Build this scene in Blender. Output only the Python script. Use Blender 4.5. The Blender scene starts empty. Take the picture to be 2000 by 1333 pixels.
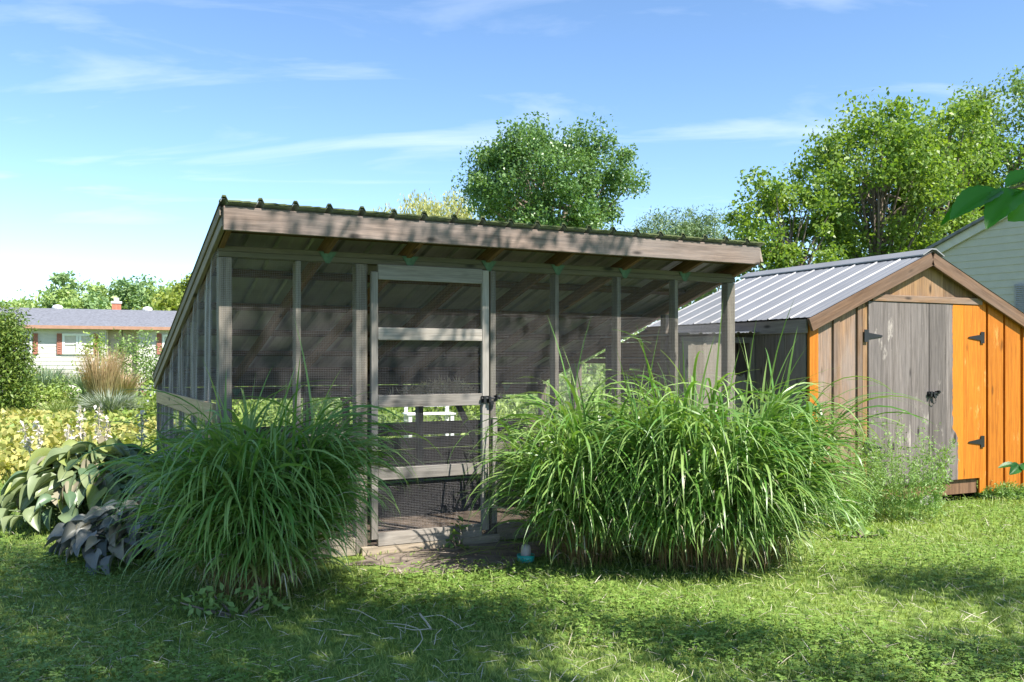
import bpy, bmesh, math, random
import numpy as np
from mathutils import Matrix, Vector
R = math.radians
sc = bpy.context.scene
COL = sc.collection

# ------------------------------------------------------------------ camera, sky, sun, exposure
FPX, CAMH, HY = 1764.0, 1.45, 705.0          # focal length and horizon row measured in the 2000 px photograph
cam = bpy.data.objects.new('camera', bpy.data.cameras.new('camera')); COL.objects.link(cam)
cam.location = (0, 0, CAMH); cam.rotation_euler = (R(90), 0, 0)
cam.data.sensor_width = 36; cam.data.lens = 36 * FPX / 2000
cam.data.shift_y = (HY - 666.5) / 2000
cam.data.clip_start = 0.05; cam.data.clip_end = 2000
sc.camera = cam

UC = np.array([0.88764387, 0.46053052]); VC = np.array([-UC[1], UC[0]])     # coop: along its front, to its back
CO = np.array([-2.0308, 6.2522])                                            # front left corner of the coop
SUN_EL = R(50.0)
sh = -VC * math.cos(R(25)) + UC * math.sin(R(25))
SUN = np.array([sh[0] * math.cos(SUN_EL), sh[1] * math.cos(SUN_EL), math.sin(SUN_EL)])   # towards the sun

w = bpy.data.worlds.new('World'); sc.world = w; w.use_nodes = True
wn, wl = w.node_tree.nodes, w.node_tree.links
for n in list(wn): wn.remove(n)
out = wn.new('ShaderNodeOutputWorld'); bg = wn.new('ShaderNodeBackground'); sky = wn.new('ShaderNodeTexSky')
sky.sky_type = 'NISHITA'; sky.sun_disc = False
sky.sun_elevation = SUN_EL; sky.sun_rotation = math.atan2(sh[0], sh[1])
sky.air_density = 0.75; sky.dust_density = 0.1; sky.ozone_density = 1.6; sky.altitude = 0
bg.inputs['Strength'].default_value = 0.12
geo = wn.new('ShaderNodeTexCoord'); sep = wn.new('ShaderNodeSeparateXYZ'); wl.new(geo.outputs['Generated'], sep.inputs[0])
mx = wn.new('ShaderNodeMath'); mx.operation = 'MAXIMUM'; mx.inputs[1].default_value = 0.0; wl.new(sep.outputs['Z'], mx.inputs[0])
ad = wn.new('ShaderNodeMath'); ad.operation = 'ADD'; ad.inputs[1].default_value = 0.12; wl.new(mx.outputs[0], ad.inputs[0])
dx = wn.new('ShaderNodeMath'); dx.operation = 'DIVIDE'; wl.new(sep.outputs['X'], dx.inputs[0]); wl.new(ad.outputs[0], dx.inputs[1])
dy = wn.new('ShaderNodeMath'); dy.operation = 'DIVIDE'; wl.new(sep.outputs['Y'], dy.inputs[0]); wl.new(ad.outputs[0], dy.inputs[1])
cb = wn.new('ShaderNodeCombineXYZ'); wl.new(dx.outputs[0], cb.inputs[0]); wl.new(dy.outputs[0], cb.inputs[1])
mp = wn.new('ShaderNodeMapping'); mp.inputs['Rotation'].default_value = (0, 0, R(12)); mp.inputs['Scale'].default_value = (0.55, 1.5, 1)
mp.inputs['Location'].default_value = (5.3, 2.45, 0); wl.new(cb.outputs[0], mp.inputs[0])
cn = wn.new('ShaderNodeTexNoise'); cn.inputs['Scale'].default_value = 1.5; cn.inputs['Detail'].default_value = 7; cn.inputs['Roughness'].default_value = 0.55; cn.inputs['Distortion'].default_value = 0.7
wl.new(mp.outputs[0], cn.inputs['Vector'])
cr = wn.new('ShaderNodeMapRange'); cr.inputs['From Min'].default_value = 0.535; cr.inputs['From Max'].default_value = 0.82; cr.inputs['To Max'].default_value = 0.5
wl.new(cn.outputs['Fac'], cr.inputs['Value'])
cm = wn.new('ShaderNodeMix'); cm.data_type = 'RGBA'; cm.inputs[7].default_value = (5.2, 5.5, 6.0, 1)
hsv = wn.new('ShaderNodeHueSaturation'); hsv.inputs['Saturation'].default_value = 1.08; hsv.inputs['Hue'].default_value = 0.498; wl.new(sky.outputs[0], hsv.inputs['Color'])
wl.new(cr.outputs[0], cm.inputs[0]); wl.new(hsv.outputs[0], cm.inputs[6]); wl.new(cm.outputs[2], bg.inputs['Color']); wl.new(bg.outputs[0], out.inputs['Surface'])

sl = bpy.data.lights.new('sun', 'SUN'); sl.energy = 5.0; sl.angle = R(0.53); sl.color = (1.0, 0.955, 0.88)
so = bpy.data.objects.new('sun', sl); COL.objects.link(so); so.location = (20, -20, 30)
so.rotation_euler = Vector(SUN).to_track_quat('Z', 'Y').to_euler()
sc.view_settings.view_transform = 'Standard'; sc.view_settings.look = 'None'
sc.view_settings.gamma = 1; sc.view_settings.exposure = 1.22; sc.view_settings.use_curve_mapping = False
try:
    sc.cycles.max_bounces = 8; sc.cycles.transparent_max_bounces = 8
except Exception: pass

# ------------------------------------------------------------------ photograph pixel -> place
def ray(x, y): return np.array([(x - 1000) / FPX, 1.0, (HY - y) / FPX])
def on_wall(x, y, O, U, b=0.0):               # pixel on a vertical plane: (metres along, height)
    V = np.array([-U[1], U[0]]); r = ray(x, y); t = (O + b * V) @ V / (r[:2] @ V)
    return float((r[:2] * t - O) @ U), float(CAMH + r[2] * t)
def on_ground(x, y, z=0.0):
    r = ray(x, y); t = (z - CAMH) / r[2]; return r[:2] * t
def at(x, y, d):
    r = ray(x, y); return np.array([r[0] * d, d, CAMH + r[2] * d])

# ------------------------------------------------------------------ materials
def nodes(name):
    m = bpy.data.materials.new(name); m.use_nodes = True
    n, l = m.node_tree.nodes, m.node_tree.links
    return m, n, l, n['Principled BSDF']
def c4(c): return (c[0], c[1], c[2], 1)
def plain(name, c, rough=0.6, metal=0.0, spec=0.5, var=0.15, scale=6.0, bump=0.0):
    m, n, l, b = nodes(name)
    tc = n.new('ShaderNodeTexCoord'); ns = n.new('ShaderNodeTexNoise'); ns.inputs['Scale'].default_value = scale; ns.inputs['Detail'].default_value = 6
    l.new(tc.outputs['Object'], ns.inputs['Vector'])
    r = n.new('ShaderNodeValToRGB'); r.color_ramp.elements[0].position = 0.3; r.color_ramp.elements[1].position = 0.7
    r.color_ramp.elements[0].color = c4([k * (1 - var) for k in c]); r.color_ramp.elements[1].color = c4([min(1, k * (1 + var)) for k in c])
    l.new(ns.outputs['Fac'], r.inputs[0]); l.new(r.outputs[0], b.inputs['Base Color'])
    b.inputs['Roughness'].default_value = rough; b.inputs['Metallic'].default_value = metal; b.inputs['Specular IOR Level'].default_value = spec
    if bump:
        bp = n.new('ShaderNodeBump'); bp.inputs['Strength'].default_value = bump; bp.inputs['Distance'].default_value = 0.02
        l.new(ns.outputs['Fac'], bp.inputs['Height']); l.new(bp.outputs[0], b.inputs['Normal'])
    return m
def wood(name, dark, light, grey=None, greyamt=0.5, rough=0.75, stain=None, knots=0.8, spec=0.25, rnd=0.3, patch=None):
    """boards have their length along local X"""
    m, n, l, b = nodes(name)
    tc = n.new('ShaderNodeTexCoord'); oi = n.new('ShaderNodeObjectInfo')
    mul = n.new('ShaderNodeVectorMath'); mul.operation = 'SCALE'; mul.inputs[0].default_value = (37, 11.3, 23.7); l.new(oi.outputs['Random'], mul.inputs['Scale'])
    add = n.new('ShaderNodeVectorMath'); add.operation = 'ADD'; l.new(tc.outputs['Object'], add.inputs[0]); l.new(mul.outputs[0], add.inputs[1])
    def noise(scale, sc_=1.0, det=5, rough_=0.6, dist=0.0):
        mp_ = n.new('ShaderNodeMapping'); mp_.inputs['Scale'].default_value = scale; l.new(add.outputs[0], mp_.inputs[0])
        q = n.new('ShaderNodeTexNoise'); q.inputs['Scale'].default_value = sc_; q.inputs['Detail'].default_value = det; q.inputs['Roughness'].default_value = rough_; q.inputs['Distortion'].default_value = dist
        l.new(mp_.outputs[0], q.inputs['Vector']); return q
    g = noise((1.5, 36, 36), 1, 7, 0.7, 0.5); big = noise((1.3, 5, 5), 1, 4); fine = noise((7, 150, 150), 1, 4)
    r = n.new('ShaderNodeValToRGB'); e = r.color_ramp.elements
    e[0].position = 0.28; e[0].color = c4(dark); e[1].position = 0.72; e[1].color = c4(light)
    l.new(g.outputs['Fac'], r.inputs[0]); col = r.outputs[0]
    if grey is not None:
        mr = n.new('ShaderNodeMapRange'); mr.inputs['From Min'].default_value = 0.38; mr.inputs['From Max'].default_value = 0.66; mr.inputs['To Max'].default_value = greyamt
        l.new(big.outputs['Fac'], mr.inputs['Value'])
        mg = n.new('ShaderNodeMix'); mg.data_type = 'RGBA'; mg.inputs[7].default_value = c4(grey); l.new(mr.outputs[0], mg.inputs[0]); l.new(col, mg.inputs[6]); col = mg.outputs[2]
    if patch is not None:
        pn = noise((2.6, 6, 6), 1, 5, .7); pr = n.new('ShaderNodeMapRange'); pr.inputs['From Min'].default_value = .60; pr.inputs['From Max'].default_value = .70; pr.inputs['To Max'].default_value = .75; l.new(pn.outputs['Fac'], pr.inputs['Value'])
        pm = n.new('ShaderNodeMix'); pm.data_type = 'RGBA'; pm.inputs[7].default_value = c4(patch); l.new(pr.outputs[0], pm.inputs[0]); l.new(col, pm.inputs[6]); col = pm.outputs[2]
    # knots
    mpk = n.new('ShaderNodeMapping'); mpk.inputs['Scale'].default_value = (2.2, 6.5, 6.5); l.new(add.outputs[0], mpk.inputs[0])
    vo = n.new('ShaderNodeTexVoronoi'); vo.inputs['Scale'].default_value = 1.0; l.new(mpk.outputs[0], vo.inputs['Vector'])
    kr = n.new('ShaderNodeMapRange'); kr.interpolation_type = 'SMOOTHSTEP'; kr.inputs['From Min'].default_value = 0.05; kr.inputs['From Max'].default_value = 0.17; kr.inputs['To Min'].default_value = 1 - knots; kr.inputs['To Max'].default_value = 1
    l.new(vo.outputs['Distance'], kr.inputs['Value'])
    val = n.new('ShaderNodeMapRange'); val.inputs['From Min'].default_value = 0; val.inputs['From Max'].default_value = 1; val.inputs['To Min'].default_value = 1 - rnd; val.inputs['To Max'].default_value = 1 + rnd * 0.6
    l.new(oi.outputs['Random'], val.inputs['Value'])
    m1 = n.new('ShaderNodeMath'); m1.operation = 'MULTIPLY'; l.new(kr.outputs[0], m1.inputs[0]); l.new(val.outputs[0], m1.inputs[1])
    fr = n.new('ShaderNodeMapRange'); fr.inputs['To Min'].default_value = 0.5; fr.inputs['To Max'].default_value = 1.4; l.new(fine.outputs['Fac'], fr.inputs['Value'])
    m2 = n.new('ShaderNodeMath'); m2.operation = 'MULTIPLY'; l.new(m1.outputs[0], m2.inputs[0]); l.new(fr.outputs[0], m2.inputs[1])
    vm = n.new('ShaderNodeVectorMath'); vm.operation = 'SCALE'; l.new(col, vm.inputs[0]); l.new(m2.outputs[0], vm.inputs['Scale'])
    col = vm.outputs[0]
    if stain is not None:                      # half-finished coat of stain: (colour, edge across the board, lower edge, height of the step)
        sx = n.new('ShaderNodeSeparateXYZ'); l.new(tc.outputs['Object'], sx.inputs[0])
        wob = noise((9, 3, 3), 1, 4); st = n.new('ShaderNodeMapRange'); st.inputs['To Min'].default_value = -0.03; st.inputs['To Max'].default_value = 0.03; l.new(wob.outputs['Fac'], st.inputs['Value'])
        stp = n.new('ShaderNodeMapRange'); stp.interpolation_type = 'SMOOTHSTEP'; stp.inputs['From Min'].default_value = stain[3] - 0.12; stp.inputs['From Max'].default_value = stain[3] + 0.02
        stp.inputs['To Min'].default_value = stain[2]; stp.inputs['To Max'].default_value = stain[1]; l.new(sx.outputs['X'], stp.inputs['Value'])
        s1 = n.new('ShaderNodeMath'); s1.operation = 'ADD'; l.new(sx.outputs['Y'], s1.inputs[0]); l.new(st.outputs[0], s1.inputs[1])
        s2 = n.new('ShaderNodeMath'); s2.operation = 'SUBTRACT'; l.new(s1.outputs[0], s2.inputs[0]); l.new(stp.outputs[0], s2.inputs[1])
        mk = n.new('ShaderNodeMapRange'); mk.inputs['From Min'].default_value = -0.004; mk.inputs['From Max'].default_value = 0.004; l.new(s2.outputs[0], mk.inputs['Value'])
        oc = n.new('ShaderNodeVectorMath'); oc.operation = 'SCALE'; oc.inputs[0].default_value = stain[0]; l.new(m2.outputs[0], oc.inputs['Scale'])
        ms = n.new('ShaderNodeMix'); ms.data_type = 'RGBA'; l.new(mk.outputs[0], ms.inputs[0]); l.new(col, ms.inputs[6]); l.new(oc.outputs[0], ms.inputs[7]); col = ms.outputs[2]
    l.new(col, b.inputs['Base Color']); b.inputs['Roughness'].default_value = rough; b.inputs['Specular IOR Level'].default_value = spec
    bp = n.new('ShaderNodeBump'); bp.inputs['Strength'].default_value = 0.35; bp.inputs['Distance'].default_value = 0.004
    l.new(g.outputs['Fac'], bp.inputs['Height']); l.new(bp.outputs[0], b.inputs['Normal'])
    return m
def foliage(name, a, b_, base=None, trans=0.35, rough=0.5, spec=0.35, tcol=None):
    """'var' (0..1 per leaf) picks between two leaf colours; 't' (0..1 along the leaf) brings in a base colour"""
    m, n, l, p = nodes(name)
    at_ = n.new('ShaderNodeAttribute'); at_.attribute_name = 'var'
    mi = n.new('ShaderNodeMix'); mi.data_type = 'RGBA'; mi.inputs[6].default_value = c4(a); mi.inputs[7].default_value = c4(b_); l.new(at_.outputs['Fac'], mi.inputs[0]); col = mi.outputs[2]
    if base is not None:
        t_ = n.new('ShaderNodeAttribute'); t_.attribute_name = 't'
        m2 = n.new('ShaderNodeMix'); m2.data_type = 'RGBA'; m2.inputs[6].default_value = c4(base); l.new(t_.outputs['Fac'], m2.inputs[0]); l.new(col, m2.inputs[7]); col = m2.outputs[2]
    l.new(col, p.inputs['Base Color']); p.inputs['Roughness'].default_value = rough; p.inputs['Specular IOR Level'].default_value = spec
    tr = n.new('ShaderNodeBsdfTranslucent'); tm = n.new('ShaderNodeVectorMath'); tm.operation = 'MULTIPLY'; tm.inputs[1].default_value = tcol or (1.25, 1.3, 0.5)
    l.new(col, tm.inputs[0]); l.new(tm.outputs[0], tr.inputs['Color'])
    ms = n.new('ShaderNodeMixShader'); ms.inputs[0].default_value = trans
    l.new(p.outputs[0], ms.inputs[1]); l.new(tr.outputs[0], ms.inputs[2]); l.new(ms.outputs[0], n['Material Output'].inputs['Surface'])
    return m

M = {}
M['post'] = wood('weathered_post', (.07, .058, .046), (.25, .21, .167), (.185, .18, .148), .5)
M['door'] = wood('weathered_door', (.12, .105, .088), (.36, .32, .275), (.30, .285, .265), .6)
M['rafter'] = wood('brown_rafter', (.085, .045, .025), (.23, .13, .075), None)
M['purlin'] = wood('purlin_wood', (.06, .036, .025), (.16, .095, .06), None)
M['plate'] = wood('mossy_plate', (.05, .042, .03), (.15, .125, .085), (.085, .09, .05), .5)
M['fascia'] = wood('fascia_wood', (.065, .046, .037), (.34, .25, .205), (.21, .18, .168), .6)
M['rake'] = wood('rake_wood', (.13, .10, .07), (.36, .28, .20), (.24, .21, .19), .6)
M['tan'] = wood('new_board', (0.339, 0.234, 0.129), (0.501, 0.379, 0.234), None, rnd=.1)
M['sill'] = wood('sill_wood', (0.218, 0.170, 0.116), (0.394, 0.326, 0.245), (0.286, 0.258, 0.218), .5)
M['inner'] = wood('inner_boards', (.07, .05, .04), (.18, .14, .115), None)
M['shed_old'] = wood('shed_old_boards', (.085, .045, .025), (.33, .20, .115), (.22, .18, .16), .7, patch=(.34, .19, .08))
M['shed_door'] = wood('shed_door_boards', (.05, .04, .035), (.235, .20, .185), (.155, .135, .13), .55, patch=(.42, .37, .33))
M['shed_gold'] = wood('shed_gable_boards', (.11, .05, .02), (.38, .22, .095), (.20, .15, .12), .5)
ORG = (.47, .155, .012)
M['orange'] = wood('orange_stain', (.30, .085, .006), (.58, .20, .018), None, rough=.6, knots=.5, rnd=.12, patch=(.62, .30, .08))
M['stainedge'] = wood('stain_edge', (.05, .04, .035), (.235, .20, .185), (.155, .135, .13), .55, stain=(ORG, -0.035, 0.045, -0.36))
M['shed_side'] = wood('shed_side_boards', (.10, .085, .075), (.26, .225, .20), (.2, .19, .185), .6)
M['shed_rake'] = wood('shed_rake_boards', (.07, .038, .022), (.24, .14, .085), (.19, .135, .105), .5)
M['ply'] = wood('plywood', (0.151, 0.126, 0.096), (0.232, 0.202, 0.161), (0.211, 0.192, 0.167), .5)
M['wire'] = plain('galvanised_wire', (.42, .40, .40), .5, .1, .4, .1)
M['metal'] = plain('galvalume_sheet', (.27, .27, .275), .6, .4, .4, .1, 2.0)
M['metal_under'] = plain('coop_roof_sheet', (.30, .305, .29), .5, .3, .4, .25, 3.0)
M['moss'] = plain('mossy_sheet_edge', (.07, .085, .035), .9, 0, .2, .5, 14)
M['bracket'] = plain('green_bracket', (.07, .13, .08), .7, .2, .3, .35, 30)
M['black'] = plain('black_iron', (.02, .02, .022), .4, .3, .5, .2)
M['dirt'] = plain('dirt', (.19, .155, .125), .95, 0, .1, .4, 9, .8)
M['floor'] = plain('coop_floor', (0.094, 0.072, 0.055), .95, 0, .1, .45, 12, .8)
M['straw'] = foliage('straw', (.38, .29, .18), (.55, .46, .33), trans=.1)
M['dead'] = foliage('dead_stalk', (.42, .36, .25), (.55, .50, .40), trans=.05)
M['white'] = plain('white_paint', (0.720, 0.711, 0.693), .5, 0, .4, .04)
M['siding'] = plain('cream_siding', (0.504, 0.482, 0.439), .6, 0, .3, .05)
M['beige'] = plain('beige_wall', (.50, .42, .33), .7, 0, .3, .06)
M['greysiding'] = plain('pale_green_siding', (.42, .41, .35), .6, 0, .3, .05)
M['trim'] = plain('grey_trim', (.46, .45, .42), .5, 0, .4, .08)
M['shutter'] = plain('red_brown_shutter', (.30, .12, .085), .7, 0, .3, .15)
M['brownfascia'] = plain('brown_gutter', (.34, .19, .13), .6, 0, .3, .1)
M['brick'] = plain('chimney_brick', (.42, .16, .10), .85, 0, .2, .25, 12)
M['shingle'] = plain('grey_shingles', (0.156, 0.161, 0.182), .9, 0, .2, .28, 9)
M['glass'] = plain('window_glass', (.10, .09, .14), .08, 0, .8, .2)
M['blind'] = plain('window_blind', (.50, .46, .40), .5, 0, .5, .1)
M['louver'] = plain('grey_louver', (.28, .28, .28), .6, 0, .3, .1)
M['teal'] = plain('teal_plastic', (.02, .36, .30), .35, 0, .5, .05)
M['pale'] = plain('pale_plastic', (0.396, 0.360, 0.348), .45, 0, .5, .05)
M['stone'] = plain('garden_stone', (.58, .52, .47), .9, 0, .2, .25, 5)
M['block'] = plain('concrete_block', (.30, .28, .26), .95, 0, .2, .25, 20, .4)
M['bark'] = plain('bark', (.20, .165, .13), .95, 0, .1, .4, 8, .8)
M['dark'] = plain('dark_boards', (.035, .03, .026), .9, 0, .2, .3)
M['misc'] = foliage('tall_grass_blade', (.085, .205, .03), (.26, .37, .11), (.24, .19, .08), .32, .38, .5)
M['stem'] = foliage('tall_grass_stem', (.09, .13, .035), (.20, .15, .06), (.22, .13, .06), .1)
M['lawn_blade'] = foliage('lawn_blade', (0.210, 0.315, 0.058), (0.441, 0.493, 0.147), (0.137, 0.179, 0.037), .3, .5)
M['clover'] = foliage('clover_leaf', (.13, .24, .04), (.25, .36, .085), None, .25, .55, .25)
M['oak'] = foliage('oak_leaf', (0.080, 0.175, 0.054), (0.181, 0.288, 0.095), None, .3, .4, .5)
M['maple'] = foliage('maple_leaf', (.10, .205, .035), (.27, .36, .065), None, .4, .45, .4)
M['maple2'] = foliage('dense_maple_leaf', (.10, .20, .05), (.27, .35, .10), None, .35, .45, .4)
M['willow'] = foliage('willow_leaf', (.30, .33, .11), (.46, .44, .18), None, .3)
M['pine'] = foliage('pine_needle', (.12, .20, .09), (.21, .28, .14), None, .2)
M['farwood'] = foliage('far_leaf', (0.211, 0.325, 0.114), (0.406, 0.504, 0.179), None, .3)  # greens lightened: distance haze is put into the leaf colour
M['fardark'] = foliage('far_dark_leaf', (0.152, 0.270, 0.118), (0.287, 0.389, 0.169), None, .3)  # darker crowns, their colour also lightened to imitate haze
M['faryellow'] = foliage('far_yellow_leaf', (.18, .24, .04), (.30, .34, .07), None, .3)
M['juniper'] = foliage('juniper', (.05, .12, .025), (.22, .28, .05), None, .2)
M['hosta'] = foliage('hosta_green', (0.088, 0.156, 0.082), (0.204, 0.245, 0.116), None, .2, .4, .5)
M['hostab'] = foliage('hosta_blue', (.10, .125, .115), (.20, .20, .17), None, .15, .4, .4, (1, 1, .8))
M['hostat'] = foliage('hosta_faded', (.22, .20, .14), (.30, .27, .19), None, .15, .5, .3, (1, 1, .8))
M['hostay'] = foliage('hosta_yellow_green', (.17, .24, .06), (.30, .34, .11), None, .25, .4, .4)
M['yellow'] = foliage('yellow_leaf', (.17, .28, .055), (.48, .41, .14), None, .3)
M['gold'] = foliage('green_bush_leaf', (.17, .28, .05), (.34, .41, .10), None, .3)
M['weed'] = foliage('weed_leaf', (.16, .28, .07), (.28, .40, .14), None, .35)
M['shrub'] = foliage('shrub_leaf', (.12, .23, .06), (.30, .38, .13), None, .3)
M['plume'] = foliage('tan_plume', (.40, .24, .14), (.55, .36, .22), (.16, .22, .06), .25)
M['bluegrass'] = foliage('blue_grass', (.22, .28, .22), (.38, .40, .34), (.16, .2, .1), .2)
M['bluegreen'] = foliage('blue_green_grass', (.13, .22, .13), (.24, .30, .17), (.12, .16, .07), .2)
M['palegrass'] = foliage('fine_pale_grass', (.18, .26, .06), (.30, .34, .12), None, .25)
M['flower'] = foliage('dry_flower', (.55, .48, .42), (.75, .70, .66), None, .2)
M['lav'] = foliage('lavender_flower', (.35, .33, .50), (.50, .48, .62), None, .2)
M['cone'] = foliage('dark_seedhead', (.10, .03, .03), (.20, .07, .05), None, .1)
M['sedum'] = foliage('sedum_head', (.36, .42, .16), (.55, .56, .32), None, .2)
M['nearleaf'] = foliage('near_leaf', (.035, .17, .02), (.07, .24, .03), None, .45, .4, .5)

# ------------------------------------------------------------------ mesh helpers
def link(name, me, mat=None, parent=None, mw=None):
    o = bpy.data.objects.new(name, me); COL.objects.link(o)
    if mat is not None and me is not None and not me.materials: me.materials.append(M[mat] if isinstance(mat, str) else mat)
    if parent is not None: o.parent = parent
    if mw is not None: o.matrix_basis = mw
    return o
def tag(o, label, cat, group=None):
    o['label'] = label; o['category'] = cat
    if group: o['group'] = group
    return o
def stuff(o): o['kind'] = 'stuff'; return o
def structure(o): o['kind'] = 'structure'; return o
def empty(name, loc, rz, label, cat, group=None):
    o = bpy.data.objects.new(name, None); COL.objects.link(o); o.location = loc; o.rotation_euler = (0, 0, rz); o.empty_display_size = .2
    return tag(o, label, cat, group)
def npmesh(name, V, F, attrs=None, smooth=False):
    """V (n,3); F (m,3) or (m,4)"""
    V = np.asarray(V, np.float32); F = np.asarray(F, np.int32); k = F.shape[1]
    me = bpy.data.meshes.new(name); me.vertices.add(len(V)); me.vertices.foreach_set('co', V.ravel())
    me.loops.add(F.size); me.loops.foreach_set('vertex_index', F.ravel())
    me.polygons.add(len(F)); me.polygons.foreach_set('loop_start', np.arange(0, F.size, k, dtype=np.int32))
    if smooth: me.polygons.foreach_set('use_smooth', np.ones(len(F), bool))
    for kname, arr in (attrs or {}).items():
        a = me.attributes.new(kname, 'FLOAT', 'POINT'); a.data.foreach_set('value', np.asarray(arr, np.float32))
    me.update(calc_edges=True); return me
def pymesh(name, V, F):
    me = bpy.data.meshes.new(name); me.from_pydata([tuple(map(float, v)) for v in V], [], F); me.update(); return me
_bc = {}
def boxmesh(L, W, T, bev=.003):
    k = (round(L, 3), round(W, 3), round(T, 3), bev)
    if k in _bc: return _bc[k]
    bm = bmesh.new(); bmesh.ops.create_cube(bm, size=1.0); bmesh.ops.scale(bm, vec=(L, W, T), verts=bm.verts)
    if bev: bmesh.ops.bevel(bm, geom=bm.edges[:], offset=min(bev, T * .3, W * .3), segments=1, affect='EDGES')
    me = bpy.data.meshes.new('board'); bm.to_mesh(me); bm.free(); _bc[k] = me; return me
def board(par, name, p0, p1, W, T, mat, n=(0, -1, 0), bev=.003):
    """a plank from p0 to p1 (centre line); T along n, W across"""
    p0, p1, n = Vector(p0), Vector(p1), Vector(n)
    x = (p1 - p0); L = x.length; x.normalize(); y = n.cross(x).normalized(); z = x.cross(y)
    mt = Matrix((x, y, z)).transposed().to_4x4(); mt.translation = (p0 + p1) / 2
    me = boxmesh(L, W, T, bev)
    if me.materials and me.materials[0] is not M[mat]: me = me.copy(); me.materials.clear()
    return link(name, me, mat, par, mt)
def polyboard(par, name, pts, y0, T, mat):
    """outline (along, height) in a vertical wall, extruded back by T; length of the grain vertical -> local X is height"""
    cx = sum(p[0] for p in pts) / len(pts); cz = sum(p[1] for p in pts) / len(pts); n = len(pts)
    V = [(p[1] - cz, p[0] - cx, 0) for p in pts] + [(p[1] - cz, p[0] - cx, T) for p in pts]
    F = [list(range(n)), list(range(2 * n - 1, n - 1, -1))] + [[i, i + n, (i + 1) % n + n, (i + 1) % n] for i in range(n)]
    me = pymesh(name, V, F)
    bm = bmesh.new(); bm.from_mesh(me); bmesh.ops.recalc_face_normals(bm, faces=bm.faces); bm.to_mesh(me); bm.free()
    mt = Matrix(((0, 1, 0, cx), (0, 0, 1, y0), (1, 0, 0, cz), (0, 0, 0, 1)))
    return link(name, me, mat, par, mt)
def tube_arrays(P, rad, sides=6):
    P = np.asarray(P, float); n = len(P); T = np.gradient(P, axis=0); T /= np.linalg.norm(T, axis=1)[:, None] + 1e-9
    ref = np.where(np.abs(T[:, 2:3]) < .9, np.array([[0, 0, 1.]]), np.array([[1., 0, 0]]))
    A = np.cross(T, ref); A /= np.linalg.norm(A, axis=1)[:, None]; B = np.cross(T, A)
    an = np.linspace(0, 2 * np.pi, sides, endpoint=False); rad = np.broadcast_to(rad, (n,))
    V = P[:, None] + rad[:, None, None] * (np.cos(an)[None, :, None] * A[:, None] + np.sin(an)[None, :, None] * B[:, None])
    i, j = np.meshgrid(np.arange(n - 1), np.arange(sides), indexing='ij'); j2 = (j + 1) % sides
    F = np.stack([i * sides + j, i * sides + j2, (i + 1) * sides + j2, (i + 1) * sides + j], -1).reshape(-1, 4)
    return V.reshape(-1, 3), F
def join(parts):
    Vs, Fs, o = [], [], 0
    for v, f in parts: Vs.append(v); Fs.append(f + o); o += len(v)
    return np.concatenate(Vs), np.concatenate(Fs)
def leaf_arrays(C, size, rng, up=0.5, aspect=.55, dirs=None):
    """folded four-cornered leaves at C"""
    n = len(C); size = np.broadcast_to(size, (n,))
    d = rng.normal(size=(n, 3)) if dirs is None else dirs + rng.normal(size=(n, 3)) * .35
    d /= np.linalg.norm(d, axis=1)[:, None]
    nr = rng.normal(size=(n, 3)); nr[:, 2] += up * 2; s = np.cross(d, nr); s /= np.linalg.norm(s, axis=1)[:, None] + 1e-9
    nn = np.cross(s, d); L = size[:, None]; W = L * aspect * .5
    mid = C + d * L * .45 + nn * L * .0
    V = np.stack([C, mid + s * W + nn * L * .1, C + d * L - nn * L * .08, mid - s * W + nn * L * .1], 1).reshape(-1, 3)
    F = (np.arange(n)[:, None] * 4 + np.array([[0, 1, 2, 3]]))
    var = np.repeat(rng.random(n), 4)
    return V, F, var
def blades(base, az, length, th0, bend, width, rng, nseg=7, power=1.4, tw=.5):
    n = len(base); s = np.linspace(0, 1, nseg + 1)
    th = th0[:, None] + bend[:, None] * s[None] ** power
    ds = (length / nseg)[:, None]
    h = np.concatenate([np.zeros((n, 1)), np.cumsum(np.sin((th[:, 1:] + th[:, :-1]) / 2) * ds, 1)], 1)
    z = np.concatenate([np.zeros((n, 1)), np.cumsum(np.cos((th[:, 1:] + th[:, :-1]) / 2) * ds, 1)], 1)
    ca, sa = np.cos(az)[:, None], np.sin(az)[:, None]
    side = rng.normal(size=(n, 1)) * .05 * s[None] ** 2 * length[:, None]
    P = np.stack([base[:, 0:1] + h * ca - side * sa, base[:, 1:2] + h * sa + side * ca, base[:, 2:3] + z], -1)
    prof = np.minimum(1, (.45 + 2.2 * s)) * (1 - s ** 2.5) + .02
    wv = width[:, None] * prof[None] * .5
    twa = rng.normal(size=(n, 1)) * tw
    sx = np.stack([-sa * np.cos(twa) + 0 * s, ca * np.cos(twa) + 0 * s, np.sin(twa) + 0 * s], -1)
    Lf, Rt = P + sx * wv[..., None], P - sx * wv[..., None]
    V = np.stack([Lf, Rt], 2).reshape(-1, 3); k = 2 * (nseg + 1)
    j = np.arange(nseg); q = np.stack([2 * j, 2 * j + 1, 2 * j + 3, 2 * j + 2], -1)
    F = (np.arange(n)[:, None, None] * k + q[None]).reshape(-1, 4)
    var = np.repeat(rng.random(n), k); t = np.tile(np.repeat(s, 2), n)
    return V, F, var, t

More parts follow.
